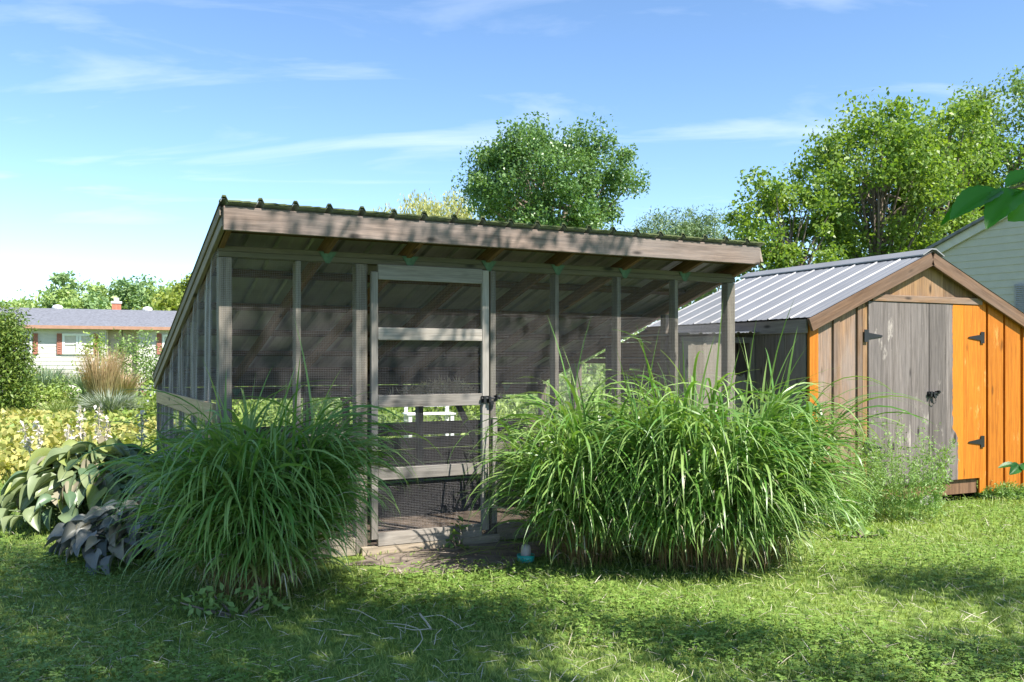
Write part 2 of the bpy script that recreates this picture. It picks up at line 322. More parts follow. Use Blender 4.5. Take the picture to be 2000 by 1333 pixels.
# ------------------------------------------------------------------ ground
def in_local(P, O, U, a0, a1, b0, b1):
    V = np.array([-U[1], U[0]]); d = P - O; a = d @ U; b = d @ V
    return (a > a0) & (a < a1) & (b > b0) & (b < b1)
def mixed_ground():
    m, n, l, b = nodes('lawn_soil')
    tc = n.new('ShaderNodeTexCoord')
    def nz(s, d=5):
        q = n.new('ShaderNodeTexNoise'); q.inputs['Scale'].default_value = s; q.inputs['Detail'].default_value = d; l.new(tc.outputs['Object'], q.inputs['Vector']); return q
    a, c = nz(.6), nz(14, 8)
    r = n.new('ShaderNodeValToRGB'); e = r.color_ramp.elements; e[0].position = .35; e[0].color = (.08, .14, .03, 1); e[1].position = .65; e[1].color = (.18, .26, .06, 1)
    l.new(c.outputs['Fac'], r.inputs[0])
    r2 = n.new('ShaderNodeValToRGB'); e = r2.color_ramp.elements; e[0].position = .4; e[0].color = (.85, .9, .8, 1); e[1].position = .65; e[1].color = (1.25, 1.15, 1.1, 1); l.new(a.outputs['Fac'], r2.inputs[0])
    mm = n.new('ShaderNodeMix'); mm.data_type = 'RGBA'; mm.blend_type = 'MULTIPLY'; mm.inputs[0].default_value = 1; l.new(r.outputs[0], mm.inputs[6]); l.new(r2.outputs[0], mm.inputs[7])
    l.new(mm.outputs[2], b.inputs['Base Color']); b.inputs['Roughness'].default_value = .95; b.inputs['Specular IOR Level'].default_value = .1
    bp = n.new('ShaderNodeBump'); bp.inputs['Strength'].default_value = .6; bp.inputs['Distance'].default_value = .05; l.new(c.outputs['Fac'], bp.inputs['Height']); l.new(bp.outputs[0], b.inputs['Normal'])
    return m
M['lawn'] = mixed_ground()
g = 600.0
structure(link('lawn', pymesh('lawn', [(-g, -g, 0), (g, -g, 0), (g, g, 0), (-g, g, 0)], [[0, 1, 2, 3]]), 'lawn'))
rng = np.random.default_rng(5)
def cw(a, b): return CO + UC * a + VC * b                    # coop local -> world (ground)
# bare dirt in front of the coop door
k = 56; an = np.linspace(0, 2 * np.pi, k, endpoint=False); rr = 1 + .16 * np.sin(3 * an + 1) + .1 * np.sin(7 * an) + .06 * np.sin(13 * an + 2)
DC = cw(1.72, -.38)
DP = np.array([DC + UC * math.cos(t) * .85 * q + VC * math.sin(t) * .42 * q for t, q in zip(an, rr)])
structure(link('dirt_path', pymesh('dirt', [(p[0], p[1], .006) for p in DP], [list(range(k))]), 'dirt'))
def in_dirt(P): d = P - DC; return ((d @ UC) / .83) ** 2 + ((d @ VC) / .40) ** 2 < 1
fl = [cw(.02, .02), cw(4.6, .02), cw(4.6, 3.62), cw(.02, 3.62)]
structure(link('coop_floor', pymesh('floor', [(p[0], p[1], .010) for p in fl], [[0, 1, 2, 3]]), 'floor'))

SO = np.array([2.759, 8.435]); US = np.array([.9048, .4258]); VS = np.array([-US[1], US[0]])
HO = np.array([(190 - 1000) / FPX * 42, 42.0]); UH = np.array([4000, 1764.0]); UH /= np.linalg.norm(UH); VH = np.array([-UH[1], UH[0]])

def lawn_points(n, dmax):
    d = np.exp(rng.uniform(np.log(3.2), np.log(dmax), n)); x = rng.uniform(-1, 1, n) * (.62 * d + .9)
    P = np.stack([x, d], 1)
    keep = ~in_local(P, CO, UC, 0, 4.62, .03, 3.7) & ~in_local(P, SO, US, -.9, 3.2, .02, 3) & ~in_local(P, HO, UH, -12, 14, 0, 10)
    return P[keep & (~in_dirt(P) | (rng.random(n) < .06))]
P = lawn_points(210000, 32); n = len(P); dd = P[:, 1]
L = (rng.uniform(.025, .055, n) + .04 * (rng.random(n) < .06)) * np.clip(dd / 7, 1, 2.2)
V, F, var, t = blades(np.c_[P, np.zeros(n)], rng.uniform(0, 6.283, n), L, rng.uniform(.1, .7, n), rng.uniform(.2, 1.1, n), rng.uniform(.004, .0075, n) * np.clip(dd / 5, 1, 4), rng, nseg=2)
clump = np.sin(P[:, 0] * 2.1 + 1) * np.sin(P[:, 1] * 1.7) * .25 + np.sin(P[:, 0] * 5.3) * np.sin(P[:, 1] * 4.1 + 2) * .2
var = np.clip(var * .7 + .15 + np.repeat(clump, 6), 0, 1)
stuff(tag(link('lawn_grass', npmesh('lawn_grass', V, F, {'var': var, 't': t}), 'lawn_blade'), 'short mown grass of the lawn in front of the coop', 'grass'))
P = lawn_points(9000, 12); n = len(P)
V, F, var, t = blades(np.c_[P, rng.uniform(.01, .04, n)], rng.uniform(0, 6.283, n), rng.uniform(.04, .13, n), rng.uniform(1.0, 1.6, n), rng.uniform(0, .3, n), rng.uniform(.002, .005, n), rng, nseg=2)
stuff(tag(link('dry_thatch', npmesh('thatch', V, F, {'var': var}), 'dead'), 'dry straw-coloured grass clippings scattered over the lawn', 'thatch'))
P = lawn_points(60000, 13)
msk = (np.sin(P[:, 0] * 1.9 + 2 * np.sin(P[:, 1] * 1.3)) + np.sin(P[:, 1] * 2.7 + P[:, 0]) + rng.normal(size=len(P)) * .8) > .55
P = P[msk]; n = len(P); hz = rng.uniform(.03, .075, n); a0 = rng.uniform(0, 6.283, n); Vs = []; r0 = rng.uniform(.007, .016, n)
for q in range(3):
    a = a0 + q * 2.094; dr = np.stack([np.cos(a), np.sin(a)], 1); sd = np.stack([-np.sin(a), np.cos(a)], 1); rz = rng.normal(size=n) * .004
    c0 = np.c_[P, hz]; e1 = np.c_[P + dr * r0[:, None] * .9 + sd * r0[:, None] * .75, hz + .002 + rz]; e2 = np.c_[P + dr * r0[:, None] * 1.75, hz - .002 + rz]; e3 = np.c_[P + dr * r0[:, None] * .9 - sd * r0[:, None] * .75, hz + .002 + rz]
    Vs.append(np.stack([c0, e1, e2, e3], 1))
V = np.concatenate(Vs).reshape(-1, 3); F = np.arange(len(V)).reshape(-1, 4); vv = np.tile(np.repeat(rng.random(n), 4), 3)
stuff(tag(link('clover_patches', npmesh('clover', V, F, {'var': vv}), 'clover'), 'low clover leaves growing through the lawn', 'clover'))

# ------------------------------------------------------------------ the coop (open front with wire mesh, single-pitch metal roof)
coop = empty('chicken_coop', (CO[0], CO[1], 0), math.atan2(UC[1], UC[0]), 'weathered wooden chicken run with wire mesh walls and a sloping metal roof', 'chicken coop')
W, D = 4.62, 3.62
SL = .291
def zr(b): return 2.372 - SL * b                              # underside of the roof sheets
def cb_(name, *a, **k): return board(coop, name, *a, **k)
# posts and studs of the front
cb_('corner_post', (.045, .045, 0), (.045, .045, 2.17), .09, .09, 'post')
cb_('corner_post', (4.575, .045, 0), (4.575, .045, 2.17), .09, .09, 'post')
cb_('door_post', (1.028, .045, 0), (1.028, .045, 2.17), .088, .09, 'post')
cb_('door_post', (2.118, .045, 0), (2.118, .045, 2.17), .05, .09, 'post')
for a in (.554, 2.71, 3.329, 3.945): cb_('stud', (a, .045, .1), (a, .045, 2.17), .038, .089, 'post')
# doubled top plate, sill, low rails
cb_('top_plate', (0, .045, 2.192), (W, .045, 2.192), .038, .10, 'plate', n=(0, -1, 0))
cb_('top_plate', (.0, .019, 2.232), (W, .019, 2.232), .04, .04, 'plate')
cb_('sill_plate', (0, .045, .07), (.98, .045, .07), .13, .09, 'sill'); cb_('sill_plate', (2.15, .045, .07), (W, .045, .07), .13, .09, 'sill')
cb_('threshold', (1.02, .01, .02), (2.16, .01, .02), .085, .09, 'sill')
cb_('low_rail', (.09, .03, .895), (.984, .03, .895), .06, .038, 'post')
for a0, a1 in ((2.145, 2.69), (2.73, 3.31), (3.35, 3.925), (3.965, 4.53)): cb_('low_rail', (a0, .03, .75), (a1, .03, .75), .089, .038, 'post')
cb_('door_stop', (2.125, -.012, .15), (2.125, -.012, 1.0), .04, .02, 'door')
# rafters, hurricane brackets, purlins, fascia, rakes
RA = [.0, .757, 1.398, 2.067, 2.704, 3.375, 4.022, 4.60]
RD = .10
for i, a in enumerate(RA):
    a_ = min(max(a, .019), W - .019)
    zc = lambda b: zr(b) - .04 - RD / 2
    cb_('rafter', (a_, -.328, zc(-.328)), (a_, D + .1, zc(D + .1)), RD, .038, 'rafter', n=(1, 0, 0))
    if 0 < i < 7:
        for bb, s in ((-.004, 1.0), (D - .1, .9)):             # green triangular plates where the rafters sit on the plates
            zz = (2.246 if bb < 1 else zr(D) - .17)
            V = [(-.068 * s, 0, .0), (.068 * s, 0, .0), (.012 * s, 0, -.085 * s), (-.012 * s, 0, -.085 * s)]; V += [(x, .004, z) for x, y, z in V]
            me = pymesh('bracket', V, [[0, 3, 2, 1], [4, 5, 6, 7], [0, 1, 5, 4], [1, 2, 6, 5], [2, 3, 7, 6], [3, 0, 4, 7]])
            link('bracket', me, 'bracket', coop, Matrix.Translation((a_ + .01, bb - .006, zz)))
for b in (-.05, .75, 1.5, 2.2, 2.85, 3.45): cb_('purlin', (.0, b, zr(b) - .020), (W, b, zr(b) - .020), .085, .038, 'purlin', n=(0, -SL, -1))
cb_('fascia_board', (-.03, -.349, 2.386), (4.585, -.349, 2.386), .158, .038, 'fascia')
for a in (-.024, W + .006):
    z = lambda b: zr(b) - .068
    cb_('rake_board', (a, -.33, z(-.33)), (a, D + .12, z(D + .12)), .14, .03, 'rake', n=(-1, 0, 0))
cb_('rake_trim', (-.045, -.33, zr(-.33) - .03), (-.045, D + .1, zr(D + .1) - .03), .07, .012, 'rake', n=(-1, 0, 0))
def ribbed(width, length, pitch, h, t=.0015, top=.022, bot=.05):
    """ribbed sheet: ribs along local Y, outline in X/Z, closed with its thickness"""
    xs, zs = [0.0], [0.0]; x = 0.0; nrib = int(round(width / pitch))
    for i in range(nrib):
        c = i * pitch + .03
        for px, pz in ((c - bot / 2, 0), (c - top / 2, h), (c + top / 2, h), (c + bot / 2, 0)):
            if px > xs[-1] + 1e-4: xs.append(px); zs.append(pz)
        for f in (.42, .68):
            xs.append(c + pitch * f); zs.append(.004); xs.append(c + pitch * f + .02); zs.append(.0)
    xs.append(width); zs.append(0); n = len(xs)
    V = [(x, y, z + o) for y in (0, length) for o in (0, t) for x, z in zip(xs, zs)]
    F = []
    for i in range(n - 1):
        F += [[i, i + 1, 2 * n + i + 1, 2 * n + i], [n + i, 3 * n + i, 3 * n + i + 1, n + i + 1], [i, n + i, n + i + 1, i + 1], [2 * n + i, 2 * n + i + 1, 3 * n + i + 1, 3 * n + i]]
    return pymesh('sheet', V, F)
sl_ = math.sqrt(1 + SL * SL); ang = -math.atan(SL)
sheet = ribbed(.936, (D + .2 + .385) * sl_, .234, .026)
edge = ribbed(.936, .03, .234, .034, t=.012)
for i in range(5):
    mt = Matrix.Translation((-.06 + i * .936, -.385, zr(-.385) + .001)) @ Matrix.Rotation(ang, 4, 'X')
    s_ = link('roof_sheet', sheet, 'metal_under', coop, mt)
    link('mossy_edge', edge, 'moss', s_, Matrix.Translation((0, -.012, .001)))
# back wall: boards with gaps, posts
for a in (.045, 1.55, 2.3, 2.9, 3.75, 4.575): cb_('back_post', (a, D - .045, 0), (a, D - .045, zr(D) - .16), .09, .07, 'post', n=(1, 0, 0))
for a0, a1 in ((.0, 2.33), (2.335, W)):
    for z0, z1 in ((1.03, 1.165), (1.17, 1.318), (.565, .72), (.40, .535), (.235, .395), (.03, .23)):
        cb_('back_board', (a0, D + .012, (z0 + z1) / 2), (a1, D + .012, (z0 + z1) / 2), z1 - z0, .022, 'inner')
cb_('brace', (3.36, D - .10, .95), (3.62, D - .10, .45), .07, .038, 'post')
cb_('back_plate', (0, D - .045, zr(D) - .19), (W, D - .045, zr(D) - .19), .038, .09, 'purlin')
# nest shelf with a pile of straw
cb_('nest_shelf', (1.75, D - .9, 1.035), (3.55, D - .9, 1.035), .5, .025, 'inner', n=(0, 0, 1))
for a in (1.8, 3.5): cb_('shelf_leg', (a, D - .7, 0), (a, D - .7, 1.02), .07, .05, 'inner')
# left side: mesh, studs, tan board, mid board ; right side: boards under the rake
for b in (.75, 1.5, 2.25, 3.0):
    cb_('side_stud', (.045, b, .05), (.045, b, zr(b) - .16), .038, .089, 'post', n=(0, 1, 0))
cb_('tan_rail', (-.014, .10, 1.082), (-.014, 3.62, 1.082), .135, .028, 'tan', n=(-1, 0, 0))
cb_('side_sill', (.03, .09, .06), (.03, D, .06), .12, .09, 'sill', n=(-1, 0, 0)); cb_('side_sill', (W - .03, .09, .06), (W - .03, D, .06), .12, .09, 'sill', n=(-1, 0, 0))
cb_('back_corner_board', (-.012, D - .03, 0), (-.012, D - .03, zr(D) - .1), .09, .025, 'post', n=(-1, 0, 0))
for b in (1.0, 2.74): cb_('side_stud', (W - .045, b, .05), (W - .045, b, zr(b) - .16), .06 if b < 2 else .1, .089, 'post', n=(0, 1, 0))
def sideboard(z0, z1, b0, b1):                                 # right wall board, clipped by the roof slope
    zl = lambda b: zr(b) - .19
    pts = [(b0, z0), (b1, z0)]
    if zl(b1) >= z1: pts += [(b1, z1)]
    else:
        if zl(b1) > z0: pts += [(b1, zl(b1))]
        else: pts[1] = ((2.372 - .19 - z0) / SL, z0)
        bx = (2.372 - .19 - z1) / SL
        pts += [(bx, z1)]
    pts += [(b0, z1)]
    cx = sum(p[0] for p in pts) / len(pts); cz = sum(p[1] for p in pts) / len(pts); n = len(pts)
    V = [(p[0] - cx, p[1] - cz, o) for o in (0, .02) for p in pts]
    F = [list(range(n)), list(range(2 * n - 1, n - 1, -1))] + [[i, i + n, (i + 1) % n + n, (i + 1) % n] for i in range(n)]
    link('side_board', pymesh('side_board', V, F), 'rafter', coop, Matrix(((0, 0, 1, W - .022), (1, 0, 0, cx), (0, 1, 0, cz), (0, 0, 0, 1))))
sideboard(1.42, 1.475, .88, 3.6); sideboard(1.49, 1.65, .88, 3.6); sideboard(1.653, 1.81, .88, 3.6)
sideboard(1.285, 1.342, .9, 1.94)
for b0, b1 in ((.9, 1.22), (1.37, 1.47), (1.70, 1.94)): sideboard(1.343, 1.418, b0, b1)
sideboard(.12, .55, 1.1, 3.6)
# wire mesh
def mesh_panel(name, poly, origin, ex, ey, en, par=coop, pitch=.0127, wr=.00031, wave=0.0):
    """half-inch welded wire in a polygon given in (ex, ey) metres; horizontal wires follow gentle waves"""
    poly = np.array(poly, float); parts_p, parts_q, wid = [], [], []
    def spans(c, ax):
        xs = []
        for i in range(len(poly)):
            p, q = poly[i], poly[(i + 1) % len(poly)]
            if (p[ax] <= c) != (q[ax] <= c): xs.append(p[1 - ax] + (c - p[ax]) / (q[ax] - p[ax]) * (q[1 - ax] - p[1 - ax]))
        xs.sort(); return list(zip(xs[::2], xs[1::2]))
    segs = []
    for ax in (0, 1):
        lo, hi = poly[:, ax].min(), poly[:, ax].max()
        for c in np.arange(lo + .004, hi, pitch):
            for s0, s1 in spans(c, ax):
                m_ = 1 if not wave else max(1, int((s1 - s0) / .12)); tt = np.linspace(s0, s1, m_ + 1)
                for q0, q1 in zip(tt[:-1], tt[1:]): segs.append((c, q0, c, q1) if ax == 0 else (q0, c, q1, c))
    S = np.array(segs)
    def pt(a, z, off):
        wv = wave * (np.sin(a * 9.0 + np.sin(z * 3) * 1.2) + .6 * np.sin(a * 21 + z * 2)) if wave else 0 * a
        return origin + a[:, None] * ex + z[:, None] * ey + (wv + off)[:, None] * en
    P0, P1 = pt(S[:, 0], S[:, 1], np.zeros(len(S))), pt(S[:, 2], S[:, 3], np.zeros(len(S)))
    T = P1 - P0; T /= np.linalg.norm(T, axis=1)[:, None]; N = np.broadcast_to(en, T.shape); B = np.cross(T, N)
    ring = [N * wr * 1.2, B * wr, -N * wr * 1.2, -B * wr]
    V = np.stack([P0 + r for r in ring] + [P1 + r for r in ring], 1).reshape(-1, 3)
    F = (np.arange(len(S))[:, None, None] * 8 + np.array([[0, 1, 5, 4], [1, 2, 6, 5], [2, 3, 7, 6], [3, 0, 4, 7]])[None]).reshape(-1, 4)
    return stuff(link(name, npmesh(name, V, F), 'wire', par))
X, Y, Z = np.eye(3)
mesh_panel('wire_mesh', [(.01, .08), (1.06, .08), (1.06, 2.20), (.01, 2.20)], np.array([0, -.003, 0.]), X, Z, -Y)
mesh_panel('wire_mesh', [(2.1, .08), (4.61, .08), (4.61, 2.20), (2.1, 2.20)], np.array([0, -.003, 0.]), X, Z, -Y)
zt = lambda b: zr(b) - .06
mesh_panel('wire_mesh', [(.0, .05), (3.6, .05), (3.6, zt(3.6)), (0, zt(0))], np.array([-.006, 0, 0.]), Y, Z, -X, wave=.009)
mesh_panel('wire_mesh', [(.1, .05), (3.6, .05), (3.6, zt(3.6)), (.1, zt(.1))], np.array([W + .004, 0, 0.]), Y, Z, X)
mesh_panel('wire_mesh', [(.0, .1), (4.6, .1), (4.6, 1.28), (0, 1.28)], np.array([0, D + .027, 0.]), X, Z, Y, pitch=.0254, wr=.0007)
# door
door = link('door', boxmesh(2.0, .052, .038), 'door', coop)
mtd = Matrix(((0, 1, 0, 1.115), (0, 0, 1, -.022), (1, 0, 0, 1.115), (0, 0, 0, 1))); door.matrix_basis = mtd   # the hinge stile carries the rest
door['label'] = 'grey wooden frame door with wire mesh and five rails'
inv = mtd.inverted()
def dpart(name, p0, p1, Wd, T, mat='door', n=(0, -1, 0)):
    o = board(None, name, p0, p1, Wd, T, mat, n); o.parent = door; o.matrix_basis = inv @ o.matrix_basis; return o
dpart('stile', (2.033, -.022, .11), (2.033, -.022, 2.165), .058, .038)
for z, h in ((2.115, .115), (1.652, .094), (1.145, .092), (.60, .09), (.112, .098)): dpart('rail', (1.142, -.022, z), (2.003, -.022, z), h, .036)
o = mesh_panel('wire_mesh', [(1.12, .1), (2.05, .1), (2.05, 2.15), (1.12, 2.15)], np.array([0, .0, 0.]), X, Z, -Y, par=door); o.matrix_basis = inv
def latch(par, loc, ring=False, base=Matrix.Identity(4)):
    """black gate latch: plate, barrel, striker, handle"""
    bm = bmesh.new()
    def bx(c, s):
        r = bmesh.ops.create_cube(bm, size=1); bmesh.ops.scale(bm, vec=s, verts=r['verts']); bmesh.ops.translate(bm, vec=c, verts=r['verts'])
    def cyl(c, r_, L, ax):
        q = bmesh.ops.create_cone(bm, cap_ends=True, segments=10, radius1=r_, radius2=r_, depth=L)
        bmesh.ops.rotate(bm, verts=q['verts'], cent=(0, 0, 0), matrix=Matrix.Rotation(R(90), 3, ax)); bmesh.ops.translate(bm, vec=c, verts=q['verts'])
    bx((-.035, -.004, 0), (.07, .008, .055)); cyl((0, -.018, .008), .010, .15, 'Y'); bx((-.05, -.02, .0), (.02, .03, .05)); bx((-.005, -.02, -.0), (.018, .03, .045))
    bx((.055, -.008, .005), (.03, .014, .05)); cyl((.055, -.03, .028), .008, .035, 'X'); bx((.012, -.028, -.025), (.03, .012, .03)); cyl((.07, -.02, .02), .012, .03, 'Y')
    me = bpy.data.meshes.new('latch'); bm.to_mesh(me); bm.free()
    o = link('latch', me, 'black', par, base @ Matrix.Translation(loc))
    if ring:
        a = np.linspace(0, 2 * np.pi, 17); v, f = tube_arrays(np.c_[np.sin(a) * .028, 0 * a - .02, np.cos(a) * .036 - .06], .004, 5)
        link('ring', npmesh('ring', v, f), 'black', o)
    return o
latch(door, (2.06, -.043, 1.145), base=inv)
# straw on the shelf
n = 1500; rs = np.random.default_rng(3); a = rs.normal(2.85, .33, n); b = D - .9 + rs.uniform(-.2, .2, n); hgt = .17 * np.exp(-((a - 2.85) / .42) ** 2) * rs.random(n)
C = np.c_[np.clip(a, 1.8, 3.5), b, 1.05 + hgt]
V, F, var = leaf_arrays(C, rs.uniform(.05, .12, n), rs, .1, .12)
stuff(link('straw_pile', npmesh('straw', V, F, {'var': var}), 'straw', coop))

# ------------------------------------------------------------------ the garden shed
shed = empty('garden_shed', (SO[0], SO[1], 0), math.atan2(US[1], US[0]), 'small board and batten garden shed, half stained orange, with a ribbed metal roof', 'shed')
SW, SLN = 3.112, 2.55; ZE, ZP = 1.86, 2.53; SS = (ZP - ZE) / (SW / 2)
def sz(a): return ZE + SS * (a if a < SW / 2 else SW - a)      # roof line at a
def sv(name, a0, a1, z0, mat, y, T, z1=None, drop=.035):
    t0 = min(z1, sz(a0) - drop) if z1 else sz(a0) - drop; t1 = min(z1, sz(a1) - drop) if z1 else sz(a1) - drop
    pts = [(a0, z0), (a1, z0), (a1, t1)]
    if a0 < SW / 2 < a1 and not z1: pts.append((SW / 2, ZP - drop))
    pts.append((a0, t0)); return polyboard(shed, name, pts, y, T, mat)
# front boards
sv('corner_trim', -.0, .105, .09, 'orange', -.030, .03)
for a0, a1 in ((.105, .32), (.322, .60), (.602, .70)): sv('wall_board', a0, a1, .09, 'shed_old', -.012, .02)
for a0, a1 in ((.295, .37), (.60, .66)): sv('batten', a0, a1, .09, 'shed_old', -.034, .022)
sv('door_trim', .672, .732, .09, 'shed_gold', -.026, .012)
sv('door_trim', 2.305, 2.40, .075, 'orange', -.034, .02)
for a0, a1 in ((2.401, 2.66), (2.662, 2.95), (2.952, SW)): sv('wall_board', a0, a1, .085, 'orange', -.012, .02)
for a0, a1 in ((2.435, 2.665), (2.70, 2.93), (2.985, 3.105)): sv('wide_board', a0, a1, .075 if a0 < 2.6 else .1, 'orange', -.036, .022)
# gable above the door
for a0, a1 in ((.735, 1.05), (1.052, 1.34), (1.342, 1.56), (1.562, 1.79), (1.792, 2.08), (2.082, 2.30)): sv('gable_board', a0, a1, 2.03, 'shed_gold', -.012, .02)
board(shed, 'head_trim', (.78, -.036, 2.062), (2.33, -.036, 2.062), .066, .028, 'shed_old')
sv('threshold', .75, 2.30, .08, 'rafter', -.004, .03, z1=.25)
# double doors
for nm, bd, lab in (('door', ((.735, .985, 'shed_door'), (.988, 1.302, 'shed_door'), (1.305, 1.552, 'shed_door')), 'weathered grey plank door leaf'),
                    ('door', ((1.562, 1.803, 'shed_door'), (1.806, 2.06, 'stainedge'), (2.063, 2.30, 'orange')), 'plank door leaf, left half grey and right half stained orange')):
    dr = None
    for a0, a1, mt in bd:
        pts = [(a0, .235), (a1, .235), (a1, 2.024), (a0, 2.024)]
        if dr is None: dr = polyboard(shed, nm, pts, -.040, .024, mt); dr['label'] = lab; dinv = dr.matrix_basis.inverted()
        else:
            q = polyboard(None, 'plank', pts, -.040 + .001, .024, mt); q.parent = dr; q.matrix_basis = dinv @ q.matrix_basis
    if a1 > 2: latch(dr, (1.60, -.042, 1.115), True, dinv)
    for z in (1.69, .61):                                       # T hinges
        left = a1 < 2; ah = .70 if left else 2.335; s = 1 if left else -1
        V = [(-.028, -.06, 0), (.028, -.06, 0), (.028, .06, 0), (-.028, .06, 0)]; V2 = [(s * .028, -.03, 0), (s * .20, -.008, 0), (s * .215, 0, 0), (s * .20, .008, 0), (s * .028, .03, 0)]
        def ext(Q): n = len(Q); return [(x, -.006, z_) for x, z_, _ in Q] + [(x, 0, z_) for x, z_, _ in Q], [list(range(n)), list(range(2 * n - 1, n - 1, -1))] + [[i, (i + 1) % n, (i + 1) % n + n, i + n] for i in range(n)]
        v1, f1 = ext(V); v2, f2 = ext(V2); me = pymesh('hinge', v1 + v2, f1 + [[i + 8 for i in f] for f in f2])
        link('hinge', me, 'black', dr, dinv @ Matrix.Translation((ah, -.043, z)))
# left wall, right wall, back, under-floor blocks
for i in range(9):
    b0 = .02 + i * .28; board(shed, 'side_board', (-.0, b0 + .138, .09), (-.0, b0 + .138, ZE - .03), .276, .022, 'shed_side', n=(-1, 0, 0))
    board(shed, 'side_board', (SW, b0 + .138, .09), (SW, b0 + .138, ZE - .03), .276, .022, 'orange', n=(1, 0, 0))
for i in range(11): sv('back_board', i * .283, (i + 1) * .283 - .002, .09, 'shed_side', SLN - .01, .02)
for b in (.05, 1.27, 2.45):
    for a in (.3, 1.55, 2.6): board(shed, 'foundation_block', (a - .1, b, .045), (a + .1, b, .045), .09, .14, 'block')
board(shed, 'eave_board', (-.024, -.02, ZE - .085), (-.024, SLN, ZE - .085), .13, .025, 'shed_side', n=(-1, 0, 0))
# rakes
for yb in (-.075, SLN + .07):
    for a0, a1 in ((-.04, SW / 2 - .001), (SW + .04, SW / 2 + .001)):
        z0 = sz(max(0, a0) if a0 < 1 else min(SW, a0)) - SS * .04
        board(shed, 'rake_board', (a0, yb, z0 - .063), (a1, yb, ZP - .063), .125, .03, 'shed_rake')
for a0, a1 in ((.0, SW / 2), (SW, SW / 2)):
    board(shed, 'rake_soffit', (a0, -.035, sz(a0) - .012), (a1, -.035, ZP - .012), .05, .018, 'shed_rake', n=(0, 0, 1))
# roof sheets, two slopes, ribs run down the slope
tl = math.hypot(SW / 2 + .05, SS * (SW / 2 + .05))
sh3 = ribbed(.90, tl, .30, .011, top=.012, bot=.034)
ra = math.atan(SS)
for i in range(3):
    # left slope: local Y runs up from the eave to the ridge
    e = Vector((-.05, -.09 + (i + 1) * .90, ZE - SS * .05 + .012))
    mt = Matrix.Translation(e) @ Matrix(((0, math.cos(ra), -math.sin(ra), 0), (-1, 0, 0, 0), (0, math.sin(ra), math.cos(ra), 0), (0, 0, 0, 1)))
    link('roof_sheet', sh3, 'metal', shed, mt)
    e = Vector((SW + .05, -.09 + i * .90, ZE - SS * .05 + .012))
    mt = Matrix.Translation(e) @ Matrix(((0, -math.cos(ra), math.sin(ra), 0), (1, 0, 0, 0), (0, math.sin(ra), math.cos(ra), 0), (0, 0, 0, 1)))
    link('roof_sheet', sh3, 'metal', shed, mt)
zz = ZP + .040; c_ = SW / 2; hw = .15; dz = hw * SS
V = [(c_ - hw, y, zz - dz) for y in (-.10, SLN + .13)] + [(c_ - .03, y, zz) for y in (-.10, SLN + .13)] + [(c_ + .03, y, zz) for y in (-.10, SLN + .13)] + [(c_ + hw, y, zz - dz) for y in (-.10, SLN + .13)]
V += [(x, y, z - .012) for x, y, z in V]
F = [[0, 1, 3, 2], [2, 3, 5, 4], [4, 5, 7, 6], [8, 10, 11, 9], [10, 12, 13, 11], [12, 14, 15, 13], [0, 2, 10, 8], [2, 4, 12, 10], [4, 6, 14, 12], [1, 9, 11, 3], [3, 11, 13, 5], [5, 13, 15, 7], [0, 8, 9, 1], [6, 7, 15, 14]]
link('ridge_cap', pymesh('cap', V, F), 'metal', shed)

# lean-to between coop and shed
lean = empty('lean_to_pen', (SO[0], SO[1], 0), math.atan2(US[1], US[0]), 'dark lean-to with a plywood front between the mesh coop and the shed', 'lean-to')
lr = ribbed(.9, 1.6, .15, .016); mt = Matrix.Translation((-.93, .62, 1.70)) @ Matrix.Rotation(R(-2), 4, 'Y')
link('roof_sheet', lr, 'metal', lean, mt)
pts = [(-.9, .05), (-.17, .05), (-.155, .7), (-.13, 1.22), (-.16, 1.32), (-.2, 1.29), (-.28, 1.31), (-.30, 1.62), (-.9, 1.64)]
polyboard(lean, 'plywood_sheet', pts, .70, .012, 'ply')
board(lean, 'post', (-.05, .74, 0), (-.05, .74, 1.68), .06, .06, 'shed_side'); board(lean, 'post', (-.88, .76, 0), (-.88, .76, 1.68), .05, .05, 'shed_side')
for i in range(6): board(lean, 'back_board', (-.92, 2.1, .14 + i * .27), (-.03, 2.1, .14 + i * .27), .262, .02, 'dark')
board(lean, 'beam', (-.92, .73, 1.655), (-.02, .73, 1.655), .06, .035, 'shed_side')

# ------------------------------------------------------------------ houses
house = empty('ranch_house', (HO[0], HO[1], 0), math.atan2(UH[1], UH[0]), 'long cream ranch house with a grey shingle roof and red-brown shutters', 'house')
def hs(x, y=650, b=0.0): return on_wall(x, y, HO, UH, b)
zE = hs(190, 641)[1]; ZF0 = .35
p0, p1 = hs(207.5)[0], hs(270.7)[0]; xl, xr = -11.0, 13.0
for a0, a1 in ((xl, p0), (p1, xr)):
    for i in range(15):
        z0 = ZF0 + i * .178
        if z0 < zE: board(house, 'siding_board', (a0, .02, z0 + .09), (a1, .02, z0 + .09), .186, .02, 'siding', n=(0, -1, .12), bev=0)
board(house, 'foundation', (xl, .1, .18), (xr, .1, .18), .36, .1, 'block')
board(house, 'porch_wall', (p0 - .05, .45, (zE + .1) / 2), (p1 + .05, .45, (zE + .1) / 2), zE - .1, .1, 'beige')
for a in (p0 + .04, p1 - .04): board(house, 'porch_side', (a, .04, zE / 2), (a, .39, zE / 2), zE, .08, 'beige', n=(1, 0, 0))
pd = board(house, 'front_door', (p1 - .75, .38, .35), (p1 - .75, .38, 2.4), .95, .05, 'beige')
lx = hs(239)[0]; board(house, 'hanging_lamp', (lx, .2, zE - .75), (lx, .2, zE), .03, .03, 'black')
board(house, 'back_wall', (xl, 8.0, zE / 2), (xr, 8.0, zE / 2), zE, .1, 'siding')
for a in (xl, xr): board(house, 'end_wall', (a, .05, zE / 2), (a, 8, zE / 2), zE, .1, 'siding', n=(1, 0, 0))
